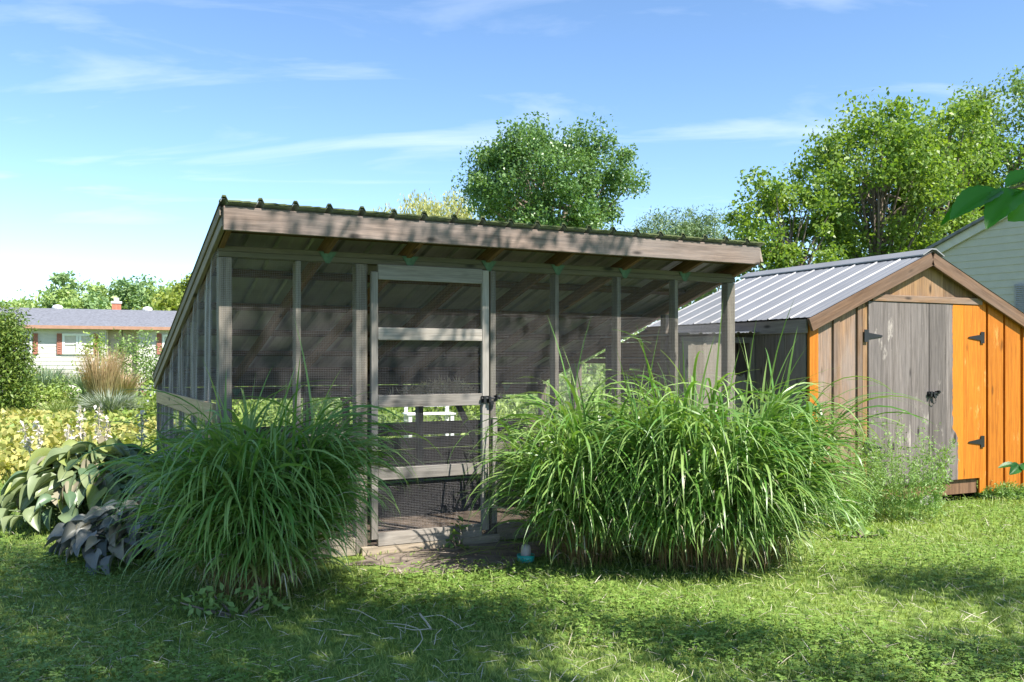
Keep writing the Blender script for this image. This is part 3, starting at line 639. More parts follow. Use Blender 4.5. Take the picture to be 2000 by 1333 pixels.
zR = on_wall(170, 604, HO, UH, 4.0)[1]
V = [(xl - .4, -.45, zE + .06), (xr + .4, -.45, zE + .06), (xr + .4, 4, zR), (xl - .4, 4, zR), (xr + .4, 8.45, zE + .06), (xl - .4, 8.45, zE + .06)]; V += [(x, y, z - .12) for x, y, z in V]
F = [[0, 1, 2, 3], [3, 2, 4, 5], [6, 9, 8, 7], [9, 11, 10, 8], [0, 6, 7, 1], [5, 4, 10, 11], [0, 3, 9, 6], [3, 5, 11, 9], [1, 7, 8, 2], [2, 8, 10, 4]]
roof = link('roof', pymesh('roof', V, F), 'shingle', house)
board(house, 'gutter', (xl - .4, -.48, zE + .0), (xr + .4, -.48, zE + .0), .15, .05, 'brownfascia')
board(house, 'soffit', (xl, -.22, zE - .04), (xr, -.22, zE - .04), .44, .03, 'white', n=(0, 0, 1))
for x in (112, 288):
    a = on_wall(x, 602, HO, UH, 4.0)[0]; bm = bmesh.new(); bmesh.ops.create_uvsphere(bm, u_segments=12, v_segments=8, radius=.25); bmesh.ops.scale(bm, vec=(1, 1, .62), verts=bm.verts)
    me = bpy.data.meshes.new('vent'); bm.to_mesh(me); bm.free(); link('roof_vent', me, 'white', roof, Matrix.Translation((a, 4.1, zR + .04)))
a = on_wall(227.5, 600, HO, UH, 4.3)[0]
ch = board(roof, 'chimney', (a, 4.6, zR - .4), (a, 4.6, zR + .34), .44, .44, 'brick'); cp = board(None, 'chimney_cap', (0, 0, 0), (.1, 0, 0), .52, .52, 'white'); cp.parent = ch; cp.matrix_basis = Matrix.Translation((.42, 0, 0))
fp = board(None, 'flue', (0, 0, 0), (.22, 0, 0), .25, .25, 'trim'); fp.parent = ch; fp.matrix_basis = Matrix.Translation((.56, 0, 0))
def window(x0, x1, y0, y1, panes, glass):
    a0, zt = hs(x0, y0); a1, _ = hs(x1, y0); zb = hs(x0, y1)[1]; t = .10
    fr = board(house, 'window', (a0, -.03, zb + .03), (a1, -.03, zb + .03), .08, .09, 'white')
    Mi = fr.matrix_basis.inverted()
    def sub(nm, *a_, **k): o = board(None, nm, *a_, **k); o.parent = fr; o.matrix_basis = Mi @ o.matrix_basis
    sub('frame', (a0, -.03, zt), (a1, -.03, zt), t, .08, 'white')
    for a in [a0 + .05, a1 - .05] + [hs(q, y0)[0] for q in panes]: sub('frame', (a, -.03, zb + .07), (a, -.03, zt - .05), t, .07, 'white')
    zm = (zb + zt) / 2 + .02; sub('sash_bar', (a0 + .1, -.03, zm), (a1 - .1, -.03, zm), .05, .05, 'white')
    sub('pane', (a0 + .05, -.006, zb + .05), (a0 + .05, -.006, zt - .02), .01, .01, 'glass') if False else None
    sub('pane', (a0 + .06, -.004, (zb + zt) / 2), (a1 - .06, -.004, (zb + zt) / 2), zt - zb - .06, .012, glass)
    return fr
window(8, 63, 653, 691, (31, 35.5), 'glass'); window(121.5, 182, 654, 692, (151, 156.5), 'blind'); window(317, 372, 656, 694, (344,), 'blind')
for x0, x1 in ((64.5, 74), (111, 121), (183, 192), (306, 315.5)):
    a0, zt = hs(x0, 651.5); a1, _ = hs(x1, 651.5); zb = hs(x0, 693)[1]
    s_ = board(house, 'shutter', ((a0 + a1) / 2, -.03, zb), ((a0 + a1) / 2, -.03, zt), a1 - a0, .05, 'shutter'); si = s_.matrix_basis.inverted()
    for i in range(9):
        z = zb + .06 + i * (zt - zb - .1) / 8.4; o = board(None, 'slat', (a0 + .05, -.06, z), (a1 - .05, -.06, z), .05, .012, 'shutter', n=(0, -1, .5)); o.parent = s_; o.matrix_basis = si @ o.matrix_basis

# gable end of the neighbouring house beyond the shed
GO = np.array([8.42, 16.0]); GU = np.array([.5885, -.8085])        # along the wall, towards the camera side
gh = empty('clapboard_house', (GO[0], GO[1], 0), math.atan2(GU[1], GU[0]), 'pale grey-green clapboard gable end of a house behind the shed', 'house')
s0, z0 = on_wall(1832, 497, GO, GU); s1, z1 = on_wall(1998, 406, GO, GU)
gs = (z1 - z0) / (s1 - s0); sE = -3.2; sP = 3.6
gz = lambda s: z0 + gs * (min(s, 2 * sP - s) - s0)
ez = gz(sE); pit = .128; i = 0; z = .3
while z < gz(sP) - .05:
    def clip(zq): return max(sE, s0 + (zq - z0) / gs) if zq > ez else sE
    a0, a1 = clip(z), clip(z + pit)
    V = [(a0, -.004, z), (2 * sP - a0, -.004, z), (2 * sP - a1, .008, z + pit), (a1, .008, z + pit)]; V = [(x, y - .012, q) for x, y, q in V] + [(x, .03, q) for x, y, q in V]
    link('siding_board', pymesh('lap', V, [[0, 1, 2, 3], [0, 4, 5, 1], [3, 2, 6, 7], [0, 3, 7, 4], [1, 5, 6, 2]]), 'greysiding', gh); z += pit
for q in (1, -1):
    A = (sE - .3, gz(sE - .3)) if q == 1 else (2 * sP - sE + .3, gz(sE - .3))
    board(gh, 'rake_trim', (A[0], -.05, A[1] + .05), (sP, -.05, gz(sP) + .05), .15, .05, 'trim')
    board(gh, 'roof_slope', (A[0], 3.9, A[1] + .16), (sP, 3.9, gz(sP) + .16), 8.1, .05, 'shingle', n=(-gs * q, 0, 1))
ls, lz = on_wall(1984, 556, GO, GU); le, lz2 = on_wall(2030, 618, GO, GU)
lv = board(gh, 'louvred_shutter', ((ls + le) / 2, -.04, lz2), ((ls + le) / 2, -.04, lz), le - ls, .04, 'louver'); li = lv.matrix_basis.inverted()
for i in range(16):
    zq = lz2 + .03 + i * (lz - lz2 - .06) / 15; o = board(None, 'slat', (ls + .03, -.068, zq), (le - .03, -.068, zq), .03, .008, 'louver', n=(0, -1, .6)); o.parent = lv; o.matrix_basis = li @ o.matrix_basis

# ------------------------------------------------------------------ tall ornamental grasses
def tall_grass(name, label, c, rx, ry, rot, H, nst, nbl, seed, group, lean=.35):
    e = empty(name, (c[0], c[1], 0), rot, label, 'ornamental grass', group); q = np.random.default_rng(seed)
    r = np.sqrt(q.random(nst)) * .62; th = q.uniform(0, 6.283, nst)
    B = np.c_[r * np.cos(th) * rx, r * np.sin(th) * ry, np.zeros(nst)]
    ng = 16; gc = np.c_[q.uniform(-.6, .6, ng) * rx, q.uniform(-.6, .6, ng) * ry]; gi = np.argmin(((B[:, None, :2] - gc[None]) ** 2).sum(-1), 1)
    az = np.arctan2(B[:, 1], B[:, 0]) + q.normal(size=nst) * .25 + (q.normal(size=ng) * .45)[gi]; hh = H * q.uniform(.55, .98, nst) * (1 - .28 * r ** 2) * q.uniform(.8, 1.1, ng)[gi]; tl_ = lean * r / .62 * q.uniform(.5, 1.3, nst)
    V, F, var, t = blades(B, az, hh, tl_ * .5, tl_ * .9, np.full(nst, .007), q, nseg=4, power=1.0, tw=1.5)
    stuff(link('stems', npmesh('stems', V, F, {'var': var, 't': np.clip(t * 1.2, 0, 1)}), 'stem', e))
    i = q.integers(0, nst, nbl); f = q.beta(2.2, 1.0, nbl); lowb = q.random(nbl) < .24; f[lowb] = q.uniform(.22, .6, lowb.sum())
    k = 2 * 5; P = V.reshape(nst, 5, 2, 3).mean(2); fi = f * 4; j = np.minimum(fi.astype(int), 3); w_ = (fi - j)[:, None]
    base = P[i, j] * (1 - w_) + P[i, j + 1] * w_
    out_az = np.arctan2(base[:, 1] / ry, base[:, 0] / rx)
    baz = out_az + q.normal(size=nbl) * .95; ln = q.uniform(.36, .86, nbl) * (.75 + .35 * f)
    th0 = q.uniform(.08, .45, nbl); bd = np.where(q.random(nbl) < .6, q.uniform(2.1, 2.85, nbl), q.uniform(1.3, 2.3, nbl))
    up = q.random(nbl) < .035; bd[up] = q.uniform(.1, .6, up.sum()); th0[up] *= .4
    V, F, var, t = blades(base, baz, ln, th0, bd, q.uniform(.012, .026, nbl), q, nseg=9, power=.95, tw=.45)
    V[:, 2] = np.maximum(V[:, 2], .02)
    hz_ = np.repeat(np.clip((base[:, 2] - .02) / .22 + q.uniform(-.1, .5, nbl), 0, 1), 20)
    stuff(link('blades', npmesh('blades', V, F, {'var': var, 't': np.clip(hz_ * .9 + .1, 0, 1)}, smooth=True), 'misc', e))
    m_ = nbl // 16; P2 = base[q.integers(0, nbl, m_)] * np.array([1.05, 1.05, .7])
    V, F, var, t = blades(P2, np.arctan2(P2[:, 1], P2[:, 0]) + q.normal(size=m_) * .8, q.uniform(.2, .55, m_), q.uniform(.2, .9, m_), q.uniform(1.2, 2.6, m_), q.uniform(.006, .014, m_), q, nseg=6)
    V[:, 2] = np.maximum(V[:, 2], .02); stuff(link('dead_blades', npmesh('dead_blades', V, F, {'var': var}), 'dead', e))
    return e
gg = 'tall grass clumps in front of the coop'
tall_grass('grass_clump', 'tall arching green grass clump in shade, left of the coop door', (-1.60, 5.62), .50, .46, 0, 1.06, 330, 2700, 11, gg)
tall_grass('grass_clump', 'narrow tall grass clump just right of the coop door', (.50, 6.50), .40, .42, 0, 1.06, 230, 1700, 12, gg)
tall_grass('grass_clump', 'widest sunlit grass clump, between the coop and the shed', (1.48, 6.45), .92, .60, math.atan2(UC[1], UC[0]) * .6, 1.20, 520, 4600, 13, gg, .36)

# ------------------------------------------------------------------ broad-leaved and feathery plants
def hosta_leaf(cup, wave):
    nu, nv = 11, 13; V = []
    for i in range(nu):
        s = i / (nu - 1); wd = .40 * (math.sin(math.pi * min(1, s * .93 + .07)) ** .75) * (1.12 - .45 * s)
        for j in range(nv):
            q = (j / (nv - 1) - .5) * 2; x = s - .10 * abs(q) * (1 - s) * (1 if s < .3 else 0)
            V.append((x, q * wd, cup * abs(q) ** 1.5 * wd * 1.3 - .42 * s * s + .012 * math.cos(q * 19) * (1 - s * .6) + wave * math.sin(s * 9 + q * 2) * abs(q)))
    F = [[i * nv + j, (i + 1) * nv + j, (i + 1) * nv + j + 1, i * nv + j + 1] for i in range(nu - 1) for j in range(nv - 1)]
    return np.array(V), np.array(F)
def hosta(name, label, c, rad, H, n, size, mat, seed, spikes=()):
    e = empty(name, (c[0], c[1], 0), 0, label, 'hosta'); q = random.Random(seed); me = []
    for cup, wv, vr in ((.5, .02, .15), (.25, .05, .5), (.7, .03, .85), (.4, .07, 1.0)):
        v, f = hosta_leaf(cup, wv); m_ = npmesh('leaf', v, f, {'var': np.full(len(v), vr)}, smooth=True); m_.materials.append(M[mat]); me.append(m_)
    for alt in (('hostay', 'hostat') if mat == 'hosta' else ('hostat', 'hostab')):
        m_ = me[2].copy(); m_.materials.clear(); m_.materials.append(M[alt]); me.append(m_)
    pet = []
    for i in range(n):
        t = (i + .5) / n; az = i * 2.39996 + q.uniform(-.3, .3); r = rad * (t ** .6) * q.uniform(.75, 1.05); z = H * (1 - .72 * t ** 1.6) * q.uniform(.8, 1.1)
        s = size * q.uniform(.7, 1.15); pitch = .2 - .8 * t + q.uniform(-.5, .4); rr_ = max(.02, r - s * .35)
        p = Vector((math.cos(az) * rr_, math.sin(az) * rr_, max(z, .06)))
        o = link('leaf', me[q.choice((0, 1, 2, 3, 0, 1, 2, 3, 4, 4, 5))], None, e, Matrix.Translation(p) @ Matrix.Rotation(az + q.uniform(-.7, .7), 4, 'Z') @ Matrix.Rotation(-pitch * .7, 4, 'Y') @ Matrix.Rotation(q.uniform(-.7, .7), 4, 'X') @ Matrix.Scale(s, 4))
        tt = np.linspace(0, 1, 5)[:, None]; b0 = np.array([math.cos(az) * .06, math.sin(az) * .06, 0]); P_ = b0 * (1 - tt) + np.array(p) * tt; P_[:, 2] = p.z * (1 - (1 - tt[:, 0]) ** 1.6)
        pet.append(tube_arrays(P_, .006, 4))
    v, f = join(pet); link('leaf_stalks', npmesh('stalks', v, f, {'var': np.full(len(v), .7)}), mat, e)
    for x, y, z, lx_, ly_ in spikes:
        q2 = np.random.default_rng(int(abs(x * 100) + abs(y * 77))); tt = np.linspace(0, 1, 6)[:, None]; top = np.array([x + lx_, y + ly_, z]); P_ = np.array([x, y, 0.]) * (1 - tt) + top * tt
        v, f = tube_arrays(P_, .005, 4); st = link('flower_stalk', npmesh('stalk', v, f, {'var': np.full(len(v), .5)}), 'dead', e)
        m_ = 60; s_ = q2.uniform(.72, 1.0, m_)[:, None]; C_ = np.array([x, y, 0.]) * (1 - s_) + top * s_ + q2.normal(size=(m_, 3)) * .014
        dv = q2.normal(size=(m_, 3)); dv[:, 2] -= .8; v, f, va = leaf_arrays(C_, q2.uniform(.03, .06, m_), q2, .2, .5, dv); link('dry_flowers', npmesh('fl', v, f, {'var': va}), 'flower', st)
    return e
hosta('hosta', 'large green hosta with broad cupped leaves and dried flower spikes', (-3.72, 8.05), .82, .64, 290, .20, 'hosta', 4,
      [(-.45, .1, .92, -.12, .0), (-.25, .25, 1.0, -.02, .05), (-.3, .1, .86, .02, 0), (-.1, .2, 1.03, .05, 0), (.12, .2, .92, -.12, .02), (.3, .25, 1.0, .02, 0), (-.55, .2, .9, -.2, 0)])
hosta('hosta', 'low grey-blue hosta with drooping leaves beside the shaded grass clump', (-2.78, 6.75), .62, .38, 230, .145, 'hostab', 9)
hosta('hosta', 'pale washed-out hosta between the green hosta and the coop wall', (-2.72, 7.45), .48, .46, 110, .17, 'hostab', 17)

def bush(name, label, c, rx, ry, H, n, size, mat, seed, cat='shrub', group=None, base=0.0, up=.5, aspect=.5, parts=True, tip=None):
    e = empty(name, (c[0], c[1], 0), 0, label, cat, group); q = np.random.default_rng(seed)
    nc = max(6, n // 60); th = q.uniform(0, 6.283, nc); zz_ = q.uniform(.1, 1, nc); rr_ = np.sqrt(np.clip(1 - (zz_ * 1.0 - .25) ** 2, .05, 1)) * q.uniform(.35, 1, nc)
    CC = np.c_[np.cos(th) * rr_ * rx, np.sin(th) * rr_ * ry, base + zz_ * (H - base) * .9]
    i = q.integers(0, nc, n); C_ = CC[i] + q.normal(size=(n, 3)) * np.array([rx, ry, (H - base) * .7]) * .16; C_[:, 2] = np.clip(C_[:, 2], .02, H * 1.08)
    v, f, va = leaf_arrays(C_, q.uniform(.7, 1.3, n) * size, q, up, aspect); va = np.clip(va * .6 + np.repeat(q.random(nc)[i], 4) * .4, 0, 1)
    stuff(link('foliage', npmesh('foliage', v, f, {'var': va}), mat, e))
    st = []
    for j in range(min(nc, 14)):
        tt = np.linspace(0, 1, 4)[:, None]; st.append(tube_arrays(np.array([CC[j][0] * .15, CC[j][1] * .15, 0]) * (1 - tt) + CC[j] * tt, np.linspace(.012, .004, 4), 4))
    v, f = join(st); link('stems', npmesh('stems', v, f), 'bark', e)
    if tip:
        m_ = tip[1]; j = q.integers(0, nc, m_); C_ = CC[j] + q.normal(size=(m_, 3)) * np.array([rx, ry, .1]) * .2; C_[:, 2] = np.abs(C_[:, 2]) + .06
        v, f, va = leaf_arrays(C_, tip[2], q, .8, .8); stuff(link('flower_heads', npmesh('heads', v, f, {'var': va}), tip[0], e))
    return e
def tuft(name, label, c, n, H, spread, width, mat, seed, bend=1.2, group=None, plume=None):
    e = empty(name, (c[0], c[1], 0), 0, label, 'ornamental grass', group); q = np.random.default_rng(seed)
    r = np.sqrt(q.random(n)) * .25 * spread; th = q.uniform(0, 6.283, n); B = np.c_[r * np.cos(th), r * np.sin(th), np.zeros(n)]
    v, f, va, t = blades(B, th + q.normal(size=n) * .3, H * q.uniform(.7, 1.15, n), q.uniform(.03, .5, n) * spread / H * .8, q.uniform(.3, 1, n) * bend, np.full(n, width), q, nseg=5)
    v[:, 2] = np.maximum(v[:, 2], .01); stuff(link('blades', npmesh('blades', v, f, {'var': va, 't': t}), mat, e)); return e

# feathery weeds against the shed door
def feathery(name, label, c, rx, ry, H, nst, seed, group=None):
    e = empty(name, (c[0], c[1], 0), 0, label, 'weed', group); q = np.random.default_rng(seed)
    r = np.sqrt(q.random(nst)); th = q.uniform(0, 6.283, nst); B = np.c_[r * np.cos(th) * rx * .6, r * np.sin(th) * ry * .6, np.zeros(nst)]
    hh = H * q.uniform(.55, 1.05, nst) * (1 - .35 * r ** 2)
    v, f, va, t = blades(B, th + q.normal(size=nst) * .4, hh, .12 * r + .02, q.uniform(.1, .6, nst), np.full(nst, .006), q, nseg=6, tw=1.5)
    stuff(link('stems', npmesh('stems', v, f, {'var': va, 't': t}), 'weed', e))
    P_ = v.reshape(nst, 7, 2, 3).mean(2); nl = nst * 46; i = q.integers(0, nst, nl); s_ = q.uniform(.12, 1, nl) * 6; j = np.minimum(s_.astype(int), 5); w_ = (s_ - j)[:, None]
    C_ = P_[i, j] * (1 - w_) + P_[i, j + 1] * w_ + q.normal(size=(nl, 3)) * .028 * (1.3 - s_[:, None] / 6)
    v, f, va = leaf_arrays(C_, q.uniform(.022, .055, nl), q, .3, .26); stuff(link('leaves', npmesh('leaves', v, f, {'var': va}), 'weed', e)); return e
feathery('weed_clump', 'tall feathery light green weeds growing against the shed door', (3.55, 8.30), .62, .45, 1.02, 150, 21)
feathery('weed_clump', 'lower leafy weeds between the widest grass clump and the shed corner', (2.85, 7.85), .42, .35, .62, 80, 22)
feathery('weed_clump', 'small sprawling weeds under the orange boards of the shed', (5.15, 9.45), .45, .12, .2, 60, 23)
bush('broadleaf_weed', 'small broad-leaved weed at the coop threshold', cw(1.75, -.10), .10, .08, .2, 26, .07, 'weed', 31, 'weed')
bush('broadleaf_weed', 'dark broad-leaved weeds at the foot of the shaded grass clump', (-1.55, 5.12), .42, .10, .14, 120, .055, 'weed', 32, 'weed')
bush('broadleaf_weed', 'low pale weeds beside the feathery weeds on the sunny lawn', on_ground(1690, 1050), .3, .2, .12, 90, .08, 'weed', 33, 'weed')

# yellow bedding and the garden behind, towards the ranch house
q = np.random.default_rng(40); n = 15000; d = q.uniform(10.6, 20.5, n); px = q.uniform(-140, 335, n); x = (px - 1000) / FPX * d; Pq = np.c_[x, d]
kp = ~in_local(Pq, CO, UC, -.15, 4.7, -.1, 3.8) & ((d < 19) | (q.random(n) < .5)); Pq = Pq[kp]; n = len(Pq); hq = q.random(n) ** .6 * (.30 + .1 * np.sin(Pq[:, 0] * 2.3) * np.sin(Pq[:, 1] * 1.4))
v, f, va = leaf_arrays(np.c_[Pq, hq + .02], q.uniform(.07, .15, n), q, .9, .7)
va = np.clip(va * .6 + np.repeat(.5 + .5 * np.sin(Pq[:, 0] * 1.7 + np.sin(Pq[:, 1])), 4) * .4, 0, 1)
stuff(tag(link('yellow_groundcover', npmesh('yellow_bed', v, f, {'var': va}), 'yellow'), 'bed of yellow-green groundcover leaves behind the hostas', 'groundcover'))
G = on_ground
bush('juniper', 'dark conical juniper with yellow-green tips at the edge of the garden', (-14.05, 24.5), .95, .9, 2.75, 15000, .12, 'juniper', 50, 'conifer', aspect=.35)
tuft('feather_grass', 'upright ornamental grass with tall tan plumes before the house', (-11.6, 25.5), 700, 1.75, 1.1, .02, 'plume', 51, .5)
tuft('blue_grass', 'silvery blue grass mound with spiky blades', G(215, 812), 800, .75, 1.5, .022, 'bluegrass', 52, 1.5)
tuft('blue_grass', 'loose blue-green grass beside the juniper', G(85, 797), 800, 1.15, 1.3, .025, 'bluegreen', 53, .9)
tuft('blue_grass', 'blue-green grass behind the pale sedum mound', (-15.3, 29.5), 600, 1.35, 1.3, .03, 'bluegreen', 54, .8)
for i, (px_, py_, s_) in enumerate(((150, 806, 1), (265, 808, 1), (180, 800, .9), (300, 806, .8), (120, 812, .9))):
    tuft('fine_grass', 'low flowing pale green fine-leaved grass edging the garden bed', G(px_, py_), 500, .55 * s_, 1.6, .018, 'palegrass', 60 + i, 1.9, 'fine grass along the bed edge')
bush('sedum', 'rounded sedum mound with flat pale heads', G(98, 806), .45, .4, .5, 500, .10, 'gold', 70, 'perennial', tip=('sedum', 220, .12))
bush('lavender', 'bush of pale lavender flowers beside the blue grass', (-9.9, 26.5), .7, .5, .8, 800, .08, 'shrub', 71, 'perennial', tip=('lav', 240, .09))
bush('coneflowers', 'leafy perennials with dark red-brown seed heads near the coop', (-10.2, 29.0), 1.6, .8, 1.15, 2200, .10, 'gold', 72, 'perennial', tip=('cone', 70, .12))
bush('coneflowers', 'pale pink flowering perennials against the coop rake', (-9.2, 28.0), .7, .6, 1.3, 900, .10, 'gold', 73, 'perennial', tip=('flower', 60, .12))
bush('garden_shrub', 'tall loose shrub before the beige porch of the house', (-15.2, 36.5), 1.3, 1.0, 2.45, 2600, .13, 'shrub', 74)
bush('garden_shrub', 'airy yellow-green shrub below the twin window of the house', (-16.8, 36.0), .8, .7, 2.35, 900, .13, 'gold', 75)
bush('garden_shrub', 'white flowering shrub right of the porch shrub', (-13.4, 36.0), 1.2, .8, 1.5, 1700, .13, 'shrub', 76, tip=('flower', 160, .10))
bush('garden_shrub', 'dark green low shrub under the house windows beside the juniper', (-19.4, 37.0), 1.2, .8, 1.25, 1400, .13, 'shrub', 77)
bush('garden_shrub', 'yellow-green perennials in front of the feather grass', (-13.4, 25.8), .9, .6, .75, 1300, .10, 'gold', 78)
bush('garden_shrub', 'bright green leafy perennials beside the sedum mound', (-14.1, 27.5), .8, .6, .9, 1300, .10, 'shrub', 79)
bush('garden_shrub', 'green perennials behind the lavender', (-8.8, 25.0), .7, .5, .9, 900, .10, 'gold', 80)
bush('garden_shrub', 'small rusty orange perennial beside the sedum', G(135, 800), .4, .3, .5, 400, .09, 'yellow', 81)
for i in range(9):
    p_ = (-20.5 + i * 1.55, 33.0 + (i * 7 % 4) * .6)
    tuft('meadow_grass', 'hazy tan and green grass drift below the house', p_, 420, 1.15, 1.5, .03, 'plume' if i % 3 else 'bluegreen', 90 + i, .8, 'grass drifts below the house')
for i, (px_, d_) in enumerate(((118, 31.5), (128, 31.2), (122, 30.5), (138, 31.0), (106, 31.8))):
    bm = bmesh.new(); bmesh.ops.create_icosphere(bm, subdivisions=2, radius=.35 + .1 * (i % 3)); rq = random.Random(i)
    for v_ in bm.verts: v_.co *= rq.uniform(.85, 1.1); v_.co.z *= .6
    me = bpy.data.meshes.new('rock'); bm.to_mesh(me); bm.free(); o = link('garden_rock', me, 'stone'); o.location = ((px_ - 1000) / FPX * d_, d_, .35); tag(o, 'pale garden rock among perennials before the house', 'rock', 'pale rocks in the garden')
# shrubs seen through the coop, behind it
for i, (x_, y_, rx_, h_) in enumerate(((-6.0, 17.5, 1.3, 1.25), (-3.6, 18.5, 1.4, 1.35), (-1.2, 17.5, 1.2, 1.2), (.8, 19, 1.4, 1.45), (3.2, 18.5, 1.5, 1.7), (2.0, 24, 1.8, 2.2), (-4.5, 25, 1.8, 1.9))):
    bush('garden_shrub', 'leafy green shrub glimpsed through the gaps in the coop back wall', (x_, y_), rx_, 1.0, h_, 2200, .12, 'shrub' if i % 2 else 'gold', 120 + i, group='shrubs behind the coop')
bench = empty('garden_bench', (-1.36, 15.2, 0), .3, 'pale slatted bench glimpsed under the middle rail of the coop door', 'bench')
for i in range(4): board(bench, 'slat', (-.42, i * .11, .55), (.42, i * .11, .55), .09, .025, 'white', n=(0, 0, 1))
for i in range(3): board(bench, 'back_slat', (-.42, .42, .70 + i * .12), (.42, .42, .70 + i * .12), .09, .025, 'white')
for a in (-.36, .36):
    board(bench, 'leg', (a, .0, 0), (a, .0, .53), .06, .05, 'white'); board(bench, 'leg', (a, .38, 0), (a, .38, 1.0), .06, .05, 'white')

# ------------------------------------------------------------------ trees
def tree(name, label, c, H, cz, rx, rz, ncl, per, size, mat, seed, trunk=.25, group=None, spread=.16, shape='round', aspect=.6, ry=None, limbs=26):
    e = empty(name, (c[0], c[1], 0), 0, label, 'tree', group); q = np.random.default_rng(seed); ry = ry or rx
    u = q.normal(size=(ncl, 3)); u /= np.linalg.norm(u, axis=1)[:, None]; rr_ = q.uniform(.35, 1.0, ncl) ** .5
    CC = u * rr_[:, None] * np.array([rx, ry, rz]) * (1 + .10 * np.sin(u[:, 0:1] * 7 + u[:, 2:3] * 5))
    if shape == 'cone': CC[:, :2] *= np.clip((1 - (CC[:, 2:3] / rz)) * .62, .05, 1.2)
    CC[:, 2] += cz
    i = q.integers(0, ncl, ncl * per); sp = spread * min(rx, rz)
    csz = q.uniform(.55, 1.35, ncl); C_ = CC[i] + np.clip(q.normal(size=(len(i), 3)), -1.7, 1.7) * sp * csz[i][:, None] * np.array([1, 1, .75])
    dirs = None
    if shape == 'willow': dirs = np.tile(np.array([[0, 0, -1.0]]), (len(i), 1)); C_[:, 2] -= q.random(len(i)) * rz * .35
    v, f, va = leaf_arrays(C_, q.uniform(.7, 1.35, len(i)) * size, q, .5, aspect, dirs); va = np.clip(va * .6 + np.repeat(q.random(ncl)[i], 4) * .4, 0, 1)
    stuff(link('crown', npmesh('crown', v, f, {'var': va}), mat, e))
    tp = []; tz = np.linspace(0, cz, 7); wob = np.cumsum(q.normal(size=(7, 2)) * trunk * .25, 0); wob -= wob[0]
    Pt = np.c_[wob, tz]; tv, tf = tube_arrays(Pt, np.linspace(trunk, trunk * .45, 7), 8); link('trunk', npmesh('trunk', tv, tf, smooth=True), 'bark', e)
    for j in range(min(limbs, ncl)):
        s_ = q.uniform(.45, 1.0); b0 = np.array([np.interp(s_ * cz, tz, Pt[:, 0]), np.interp(s_ * cz, tz, Pt[:, 1]), s_ * cz]); e_ = CC[j]
        tt = np.linspace(0, 1, 6)[:, None]; mid = (b0 + e_) / 2 + np.array([0, 0, .12 * rz]) + q.normal(size=3) * .05 * rx
        P_ = (1 - tt) ** 2 * b0 + 2 * tt * (1 - tt) * mid + tt ** 2 * e_; tp.append(tube_arrays(P_, np.linspace(trunk * .34, trunk * .05, 6), 5))
    v, f = join(tp); link('limbs', npmesh('limbs', v, f, smooth=True), 'bark', e); return e
def tx(px_, d_): return ((px_ - 1000) / FPX * d_, d_)
def tzz(py_, d_): return CAMH + (HY - py_) / FPX * d_
tree('oak_tree', 'large round-crowned green tree rising behind the coop roof', tx(1072, 38), 12, tzz(375, 38), 3.5, 2.75, 190, 270, .135, 'oak', 200, .32, spread=.12, limbs=60)
tree('willow_tree', 'yellow-green drooping willow beside the round tree behind the coop', tx(835, 62), 12, tzz(450, 62), 3.7, 2.9, 110, 110, .30, 'willow', 201, .35, spread=.15, shape='willow', aspect=.25)
tree('maple_tree', 'tall light green maple with an open crown behind the shed roof', tx(1710, 24), 9, tzz(370, 24), 1.9, 2.45, 100, 190, .12, 'maple', 202, .16, spread=.15, limbs=50)
tree('maple_tree', 'shorter maple with see-through branches left of the tall maple', tx(1535, 23), 7, tzz(470, 23), 1.35, 1.75, 75, 140, .115, 'maple', 203, .13, spread=.15, limbs=40)
tree('maple_tree', 'slim upright maple on the right flank of the tall maple', tx(1835, 25), 9, tzz(370, 25), 1.5, 2.5, 80, 170, .12, 'maple', 204, .15, spread=.17, limbs=40)
tree('shade_tree', 'dense pale green tree above the clapboard house', tx(1985, 30), 12, tzz(330, 30), 2.5, 2.9, 130, 220, .125, 'maple2', 205, .28, spread=.15)
tree('understory_tree', 'low dense green tree filling in beneath the maples behind the shed', tx(1600, 27), 5, 2.4, 2.8, 1.7, 90, 100, .15, 'maple2', 206, .12, group=None)
tree('understory_tree', 'low yellow-green tree behind the coop post and shed ridge', tx(1415, 27), 4.5, 2.3, 2.0, 1.6, 70, 100, .15, 'maple', 207, .12)
tree('understory_tree', 'dense green tree between the maples and the clapboard house', tx(1780, 28), 6, 3.2, 2.6, 2.2, 90, 110, .15, 'maple2', 208, .12)
for i, (px_, tp_, r_) in enumerate(((1300, 432, 2.6), (1385, 420, 2.2), (1345, 442, 2.2))):
    tree('pine_tree', ('soft grey-green pine crown showing over the right end of the coop roof', 'taller pine top beside the maples', 'small pine between its two taller neighbours')[i], tx(px_, 52), 9, tzz(tp_ + 55, 52), r_ * .85, 2.0, 60, 110, .22, 'pine', 210 + i, .2, 'pines beyond the coop', aspect=.25)
rq = random.Random(8)
far = [(20, 588, 95), (45, 586, 100), (75, 582, 95), (125, 532, 92), (105, 570, 90), (150, 574, 95), (175, 562, 100), (200, 556, 100), (225, 545, 98), (250, 541, 102), (275, 552, 100), (300, 556, 104), (325, 553, 100), (345, 560, 98), (365, 545, 85), (215, 575, 84), (310, 575, 82), (170, 588, 84), (390, 560, 90)]
